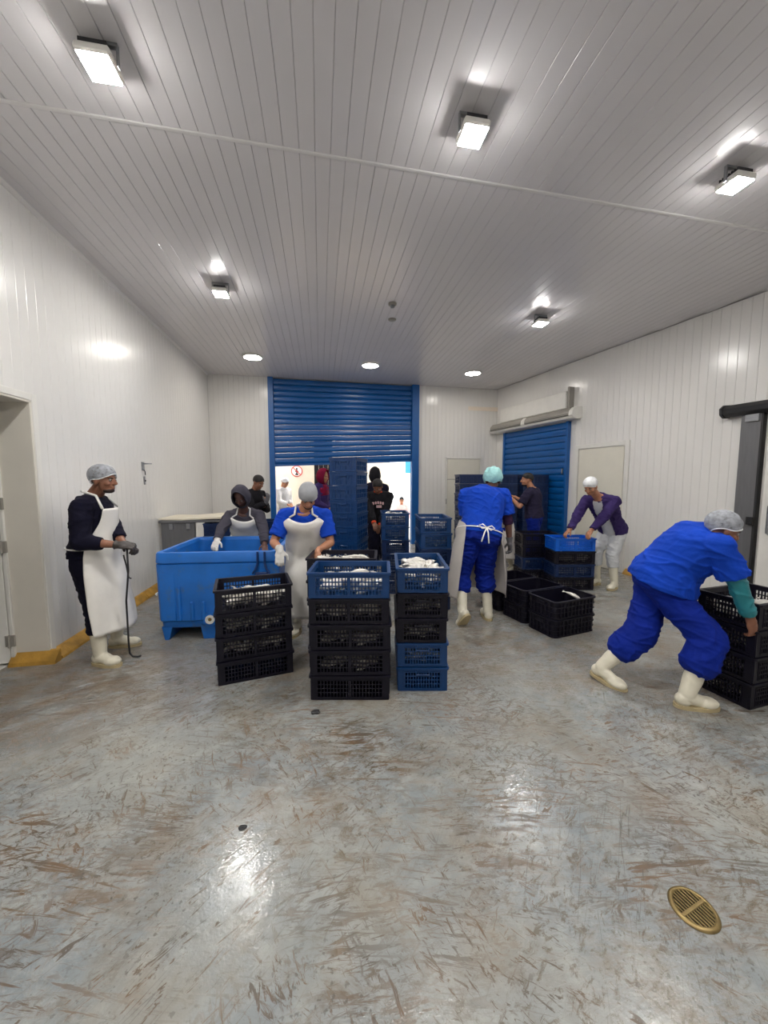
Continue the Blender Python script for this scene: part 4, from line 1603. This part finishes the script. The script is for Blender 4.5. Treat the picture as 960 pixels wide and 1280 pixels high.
    def cap(s, name, mtl, infl=.008, front=.05, side=.0, back=-.05, wr=.004, puff=0., seed=0, rough=14, band=None, lift=.0):
        sc = s.sc
        nu, nv = 40, 14
        vs = []
        for j in range(nv + 1):
            for k in range(nu):
                az = 2 * pi * k / nu          # 0 = right, pi/2 = front
                sy = sin(az)
                ze = (side + (front - side) * sy ** 2) if sy > 0 else (side + (back - side) * sy ** 2)
                rx, ry, rz = .077 + infl + puff * .8, .097 + infl + puff, .086 + infl + puff
                ze = (ze - .035 - lift) / rz
                ph1 = math.acos(max(-.95, min(.95, ze)))
                ph = ph1 * j / nv
                e = 1.0
                x, y, z = rx * sin(ph) * cos(az), ry * sin(ph) * sin(az), rz * cos(ph)
                if puff and j > nv - 3:
                    q = (j - (nv - 3)) / 3
                    x *= 1 - .12 * q
                    y *= 1 - .12 * q
                w = wr * (noise.noise((x * rough * 3 + seed, y * rough * 3, z * rough)) + .6 * sin(az * 9 + 3 * noise.noise((x * 20, y * 20, seed))) * sin(ph) * .6)
                n = V((x, y, z)).normalized() * w
                vs.append(s.H(x + n.x, -.012 + y + n.y, .035 + lift + z + n.z))
        fs = []
        for j in range(1, nv):
            for k in range(nu):
                a, b = j * nu + k, j * nu + (k + 1) % nu
                fs.append((a, b, b + nu, a + nu))
        # crown
        fs.append(tuple(nu + k for k in range(nu)))
        m = MB()
        m.v = [tuple(v) for v in vs[nu:]]
        m.f = [tuple(i - nu for i in f) for f in fs]
        o = m.build(name, mtl, s.e, True)
        md = o.modifiers.new('thick', 'SOLIDIFY')
        md.thickness = .0025
        if band:
            b2 = MB()
            ring = vs[nv * nu:nv * nu + nu]
            b2.tube(ring + [ring[0]], .0045 * sc, 6)
            b2.build('band', band, o, True)
        return o

    def hood(s, mtl, infl=.03):
        sc = s.sc
        nu, nv = 36, 16
        vs = []
        # pole toward the back of the head; open toward the face
        for j in range(nv + 1):
            ph = radians(128) * j / nv
            for k in range(nu):
                az = 2 * pi * k / nu
                rx, ry, rz = .077 + infl, .10 + infl, .115 + infl
                x, z = rx * sin(ph) * cos(az), rz * sin(ph) * sin(az)
                y = -ry * cos(ph)
                if z < 0:
                    z *= 1.2
                    x *= 1.08
                elif ph > 1.2:
                    z += .012 * (ph - 1.2) * sin(az)
                w = .005 * noise.noise((x * 25, y * 25, z * 25))
                vs.append(s.H(x * (1 + w * 10), -.012 + y, .012 + z + w))
        m = MB()
        m.v = [tuple(v) for v in vs[nu:]]
        m.f = [(j * nu + k, j * nu + (k + 1) % nu, (j + 1) * nu + (k + 1) % nu, (j + 1) * nu + k) for j in range(nv - 1) for k in range(nu)] + [tuple(range(nu))]
        o = m.build('hood', mtl, s.e, True)
        md = o.modifiers.new('thick', 'SOLIDIFY')
        md.thickness = .012
        b2 = MB()
        ring = [V(v) for v in vs[nv * nu:]]
        b2.tube(ring + [ring[0]], .009 * sc, 8)
        b2.build('hood_edge', mtl, o, True)
        return o

    def beard(s, mtl=None):
        m = MB()
        B = (s.hr, s.face, s.hu)
        sph(m, s.H(0, .044, -.092), (.047 * s.sc, .047 * s.sc, .028 * s.sc), B)
        fuse('beard', m, .007, mtl or M_beard, s.e, 2, .003)


def G(px, py):
    p = at(px, py, 1.0)
    k = CAM_H / (CAM_H - p.z)
    return V((p.x * k, k, 0))


ANK = .101

# --- the man with the hook by the left wall
P = Person('standing man in hairnet, navy sweater and white apron holding a hook', W(117, 3.64, .95), W(115, 3.64, 1.475), (.97, -.24, 0), (1, -.12, -.06),
           [V((-1.93, 3.50, ANK)), V((-1.97, 3.86, ANK))], [at(146, 681, 3.42), at(156, 682, 3.56)], head=W(129, 3.6, 1.625), sc=1.0, skin='brown',
           elbows=[(-.7, -.35, -.8), (-.5, .6, -.8)], handdir=[(1, .15, -.12), (.9, -.4, -.2)], palm=[(.1, .6, -1), (0, -.4, -1)], curl=(.9, .9), girth=1.06, shr=(.14, -1, 0),
           toes=[(.92, -.35, 0), (.95, .0, 0)], vox=.006)
P.shirt(M_navy, 'long', .0, .026, 'sweater', .008, cuff=.34)
P.trousers(M_navy, .55, .016)
P.boots(.42)
P.apron(M_apron, .82, .64, 1.0, .045, .7, ha_low=1.0, hip_ha=1.12, sk=.022, wr=.02)
P.glove(0, M_glove, .015)
P.glove(1, M_glove, .015)
P.waist_tie(M_apron, .16, .046, False)
P.cap('hair', M_hair, .004, .058, .01, -.045, .002, rough=30)
P.cap('hairnet', M_net, .014, .052, .0, -.05, .004, band=M_netw)
P.beard()
P.finish()
P1 = P
rod = MB()
h0 = (P1.wr[0] + P1.wr[1]) / 2 + V((.06, -.03, -.02))
fp = G(162, 822)
pts = [h0 + V((0, 0, .03)), h0 + V((0, 0, -.2)), h0 * .5 + fp * .5 + V((.01, -.05, .05)), fp + V((0, 0, .12)), fp + V((.005, 0, .04)), fp + V((.03, -.005, .012)), fp + V((.075, -.01, .009)), fp + V((.10, -.012, .016))]
hkp = thing('fish_hook', 'long thin black metal hook rod held by the man in navy', 'hook', (fp.x, fp.y, 0))
o = rod.tube(pts, .008, 8).build('rod', M_darkmetal, hkp, True); o.matrix_parent_inverse = Matrix.Translation(-V((fp.x, fp.y, 0)))
o = MB().tube([h0 + V((-.05, .0, .03)), h0 + V((.05, 0, .03))], .014, 10).build('grip', M_rubber, hkp, True); o.matrix_parent_inverse = Matrix.Translation(-V((fp.x, fp.y, 0)))
o = MB().tube([h0 + V((-.03, 0, -.06)), h0 + V((-.012, 0, -.16)), h0 + V((.0, 0, -.26)), h0 + V((.02, 0, -.27))], .006, 6).build('barb', M_darkmetal, hkp, True); o.matrix_parent_inverse = Matrix.Translation(-V((fp.x, fp.y, 0)))

# --- hooded man leaning over the tub
P = Person('man in charcoal hood and white apron reaching into the blue tub', W(309, 5.42, .93), at(305, 640, 5.12), (-.1, -1, 0), (-.12, -.75, -.62),
           [W(297, 5.42, ANK), W(322, 5.5, ANK)], [at(270, 678, 4.70), at(331, 682, 4.72)], head=at(301, 621, 4.98), skin='dark', girth=1.08,
           elbows=[(-1, .1, -.1), (1, .2, -.2)], curl=.6, vox=.007)
P.shirt(M_dgrey, 'long', -.02, .022, 'hoodie', .007)
P.trousers(M_navy, .6)
P.boots(.4)
P.apron(M_apron, .97, .5, 1.0, .05, .95)
P.hood(M_dgrey, .034)
P.glove(0, M_glovew, .03)
P.finish()
fg = link('fish', FM[0]); fg.location = P.wr[0] + V((.0, -.06, -.05)); fg.rotation_euler = (.3, -.6, 1.9)
tag(fg, 'silver fish gripped by the hooded man', 'fish')

# --- dark haired man in black jacket at the back
P = Person('dark haired man in black jacket standing behind the hooded man', W(316, 6.75, .93), W(318, 6.7, 1.45), (.8, -.5, 0), (.75, -.55, -.45),
           [W(312, 6.75, ANK), W(320, 6.9, ANK)], [at(333, 628, 6.45), at(330, 632, 6.6)], head=W(323, 6.62, 1.58), skin='brown', vox=.009, elbows=[(-.3, -.3, -1), (.3, .3, -1)],
           handdir=[(.3, -.1, 1), (.3, 0, 1)], palm=[(-.5, .5, 0), (-.5, .5, 0)])
P.shirt(M_blackc, 'long', -.05, .022, 'jacket', .006)
P.trousers(M_blackc, .85)
P.boots(.75, M_rubber)
P.cap('hair', M_hair, .007, .062, .01, -.06, .003, rough=30)
P.glove(0, M_gloveg, .05)
P.finish()

# --- man in royal blue tee, grey beanie and white apron
P = Person('man in blue shirt, grey beanie and shiny white apron sorting fish', W(384, 3.98, .94), at(380, 638, 3.72), (-.05, -1, 0), (.05, -.72, -.66),
           [W(371, 3.95, ANK), W(402, 4.05, ANK)], [at(350, 687, 3.46), at(398, 688, 3.46)], head=at(385, 620, 3.62), skin='tan', girth=1.08, sc=1.0, bulge=.04,
           elbows=[(-.55, .5, -.6), (.55, .5, -.6)], handdir=[(.0, -.5, -.8), (-.25, -.6, -.6)], curl=.6, vox=.0065)
P.shirt(M_blue, 'short', -.02, .022, 'shirt', .007)
P.trousers(M_tblue, .5)
P.boots(.4)
P.apron(M_apron, .98, .72, 1.05, .052, 1.0, wr=.022)
P.glove(0, M_glovew, .04)
P.beard()
P.cap('beanie', M_greyb, .014, .03, .0, -.045, .002, rough=8, band=M_greyb)
P.finish()

# --- man seen from behind: royal blue top, teal bouffant cap
P = Person('man seen from behind in blue scrubs with teal bouffant cap', W(599, 3.92, .96), at(606, 612, 4.16), (.12, 1, 0), (.35, .85, -.35),
           [W(610, 3.92, ANK), W(578, 3.80, .155)], [at(640, 696, 4.05), at(588, 690, 4.3)], head=at(616, 601, 4.26), skin='dark', girth=1.27, sc=1.03, bulge=.03,
           elbows=[(.8, -.4, -.2), (-.8, -.3, -.2)], toes=[(.2, 1, 0), (-.1, .62, -.78)], knees=[(.1, 1, 0), (-.05, 1, 0)], curl=.7, vox=.006,
           palm=[(-1, 0, 0), (1, 0, 0)])
P.shirt(M_blue, 'short', .03, .030, 'scrub_top', .009, flare=.04, slv_infl=.034)
P.sleeve(0, M_mauve, .6, 1.22, .060, .056)
P.sleeve(1, M_mauve, .6, 1.25, .060, .056)
P.trousers(M_tblue, .30, .030, .16, .012, .016, blouse=.012)
P.boots(.22)
P.apron(M_aprong, .5, .62, 2.1, .05, .9, hip_ha=2.3, ha_low=2.2, strap=False)
P.waist_tie(M_apron, .10, .058, True)
P.glove(0, M_gloveg, .05)
P.cap('bouffant_cap', M_nett, .012, .03, -.01, -.06, .016, puff=.034, band=M_nett)
P.finish()
P5 = P

# --- stooping worker behind him, legs and apron visible
P = Person('stooping worker in blue trousers and grey apron behind the man in teal cap', W(629, 6.0, .90), W(609, 5.9, 1.22), (-1, -.15, 0), (-.8, -.1, -.6),
           [W(628, 5.75, ANK), W(641, 5.95, ANK)], [W(602, 5.75, .75), W(606, 6.0, .75)], skin='brown', vox=.009)
P.shirt(M_blue, 'short', .0, .02)
P.trousers(M_tblue, .5)
P.boots(.35)
P.apron(M_aprong, .6, .6, 1.3, .04, .8, hip_ha=1.8, ha_low=1.8, strap=False)
P.cap('hairnet', M_netw, .012, .05, .0, -.05, .003)
P.finish()

# --- man in dark tee at the tall stacks
P = Person('bearded man in dark t-shirt and blue trousers facing the tall crate stacks', W(668, 6.1, .95), W(665, 6.12, 1.475), (-.62, .78, 0), (-.92, .4, -.05),
           [W(660, 6.1, ANK), W(674, 6.1, ANK)], [W(645, 6.6, 1.28), W(642, 6.25, 1.25)], head=W(659, 6.15, 1.625), skin='tan', vox=.008, girth=1.05,
           elbows=[(.3, -.1, -1), (-.5, -.5, -1)])
P.shirt(M_tee, 'short', -.02, .022)
P.trousers(M_tblue, .8, .022)
P.boots(.7)
P.cap('hair', M_hair, .006, .062, .015, -.05, .002, rough=30)
P.beard()
P.finish()

# --- woman in purple jacket
P = Person('woman in white cap, purple jacket and pale trousers lifting a blue crate', W(766, 4.92, .86), at(748, 622, 4.66), (-.82, -.52, 0), (-.8, -.45, -.5),
           [W(746, 4.96, ANK), W(768, 4.72, ANK)], [at(712, 663, 4.78), at(739, 663, 4.55)], head=at(738, 608, 4.58), skin='tan', sc=.97, girth=1.04, bulge=.05,
           elbows=[(-.1, .6, -.6), (.5, -.5, -.5)], knees=[(-1, -.3, 0), (-1, -.3, 0)], toes=[(-.95, -.2, 0), (-.85, -.45, 0)], curl=.7, vox=.007,
           handdir=[(-.75, 0, -.65), (-.6, -.1, -.8)], shr=(-.55, .83, 0) if False else None)
P.shirt(M_white, 'none', .0, .012, 'white_top', .003)
P.trousers(M_trw, .45, .016)
P.boots(.38)
P.cap('cap', M_netw, .014, .045, .0, -.05, .004, puff=.004, band=M_netw)
# open jacket: back and sides, front left open
jk = P.shirt(M_purple, 'long', -.06, .024, 'jacket', .009, .024)
bm = bmesh.new(); bm.from_mesh(jk.data)
kill = []
for f in bm.faces:
    c = f.calc_center_median()
    best = min((abs((c - P.frame(t / 20)[0]).dot(P.frame(t / 20)[3])), t / 20) for t in range(-2, 21))[1]
    p, r, fr, u = P.frame(best)
    d = c - p
    ad = min((c - (P.sh[i] + (P.el[i] - P.sh[i]) * q)).length for i in (0, 1) for q in (0, .25, .5, .75, 1)); ad = min(ad, min((c - (P.el[i] + (P.wr[i] - P.el[i]) * q)).length for i in (0, 1) for q in (.25, .5, .75, 1)))
    if ad > .088 and d.dot(fr) > .06 and abs(d.dot(r)) < .062 + .02 * (1 - best) and f.normal.dot(fr) > .1:
        kill.append(f)
bmesh.ops.delete(bm, geom=kill, context='FACES')
bm.to_mesh(jk.data); bm.free()
P.finish()

# --- bending man with the stack at the right
P = Person('bending man in blue scrubs, hairnet and teal sleeves gripping a crate stack', at(826, 728, 2.42), at(897, 672, 2.22), (.86, -.5, 0), (.85, -.35, -.38),
           [V((2.56, 2.10, ANK)), V((2.23, 2.52, ANK + .01))], [at(948, 795, 1.98), at(950, 760, 2.35)], head=at(903, 661, 2.14), skin='brown', sc=1.0, girth=1.24, bulge=.10,
           elbows=[(.2, -.6, .1), (.3, .6, .1)], knees=[(.75, -.65, 0), (.6, -.6, 0)], toes=[(.95, -.3, 0), (.3, -.9, -.12)], curl=.8, vox=.006,
           handdir=[(.25, -.1, -1), (.3, 0, -1)], palm=[(0, 1, 0), (0, -1, 0)])
P.shirt(M_blue, 'short', -.01, .040, 'scrub_top', .009, flare=.06, slv_infl=.034)
P.sleeve(0, M_teal, .72, 1.9, .060, .044, 'plastic_sleeve', .008)
P.sleeve(1, M_teal, .72, 1.9, .060, .044, 'plastic_sleeve', .008)
P.trousers(M_tblue, .42, .030, .12, .010, .022, blouse=.014)
P.boots(.30)
P.cap('hair', M_hair, .004, .058, .01, -.045, .002, rough=30)
P.cap('hairnet', M_net, .012, .05, .0, -.055, .004, band=M_netw)
P.finish()
P8 = P

# --- people in and beyond the shutter opening
P = Person('young man in dark sweatshirt with orange collar behind the tall stack', W(474, 6.35, .93), W(473, 6.25, 1.42), (-.25, -1, 0), (-.3, -.75, -.55),
           [W(468, 6.35, ANK), W(481, 6.4, ANK)], [at(468, 656, 5.95), at(474, 660, 6.0)], head=at(472, 608, 6.12), skin='brown', vox=.009)
sh_ = P.shirt(M_blackc, 'long', -.04, .024, 'sweatshirt', .006, collar=M_orange)
pr_ = MB()
for i, (x0, x1, t) in enumerate(((-.10, -.07, .66), (-.055, -.03, .68), (-.015, .01, .69), (.025, .05, .68), (.065, .10, .66), (-.06, .03, .55))):
    p, r, f, u = P.frame(t)
    a, b = P.prof(t)
    c0 = p + f * (b + .031)
    B4 = Matrix((( r.x, f.x, u.x, c0.x), (r.y, f.y, u.y, c0.y), (r.z, f.z, u.z, c0.z), (0, 0, 0, 1)))
    pr_.bbox(x0, x1, -.012, .006, -.022, .022, .003, B4)
pr_.build('chest_print', M_pink, P.e)
P.sleeve(0, M_orange, 1.86, 2.05, .042, .042, 'cuff', 0)
P.sleeve(1, M_orange, 1.86, 2.05, .042, .042, 'cuff', 0)
P.trousers(M_navy, .85)
P.boots(.7, M_rubber)
P.cap('hair', M_hair, .01, .06, .01, -.05, .004, rough=30)
P.finish()

P = Person('person in dark pointed hood standing behind the orange collared man', W(468, 7.0, .98), W(468, 6.95, 1.55), (.2, 1, 0), (.3, .9, -.1),
           [W(464, 7.0, ANK), W(474, 7.0, ANK)], [W(458, 7.2, 1.0), W(480, 7.25, 1.0)], skin='dark', vox=.01, sc=1.06)
P.shirt(M_navy, 'long', -.05, .024, 'hoodie', .005)
P.trousers(M_navy, .85)
P.boots(.7, M_rubber)
P.hood(M_blackc, .026)
P.finish()

P = Person('worker in white coat and hairnet in the bright loading bay', W(354, 9.9, .93), W(354, 9.85, 1.42), (.7, -.6, 0), (.75, -.4, -.35),
           [W(350, 9.9, ANK), W(357, 9.9, ANK)], [W(360, 9.5, 1.0), W(364, 9.7, 1.0)], skin='tan', vox=.011)
P.shirt(M_white, 'long', -.1, .024, 'coat', .005)
P.trousers(M_trw, .6)
P.boots(.4)
P.cap('hairnet', M_netw, .012, .05, .0, -.05, .003)
P.finish()

P = Person('person in maroon hood and purple jacket behind the grey beanie man', W(401, 7.6, .97), W(401, 7.55, 1.54), (.8, -.5, 0), (.8, -.5, -.2),
           [W(398, 7.6, ANK), W(405, 7.6, ANK)], [W(412, 7.3, 1.05), W(414, 7.5, 1.05)], skin='tan', vox=.011, sc=1.04)
P.shirt(M_purple, 'long', -.1, .026, 'jacket', .006)
P.trousers(M_navy, .8)
P.boots(.7, M_rubber)
P.hood(M_maroon, .03)
m = MB(); P.torso(m, .03, .62, 1.0); fuse('scarf', m, .012, M_maroon, P.e, 2, .008)
P.finish()

P = Person('man in pale pink shirt outside in the bright yard', W(502, 12.6, .23), W(502, 12.6, .76), (-.3, -1, 0), (-.2, -1, -.2),
           [W(498, 12.6, ANK - .7), W(506, 12.6, ANK - .7)], [W(496, 12.3, .25), W(509, 12.3, .25)], skin='tan', vox=.012)
P.shirt(M_pink, 'long', -.05, .022, 'shirt', .004)
P.trousers(M_dgrey, .85)
P.boots(.7, M_rubber)
P.cap('hair', M_hair, .008, .06, .01, -.05, .003, rough=30)
P.finish()
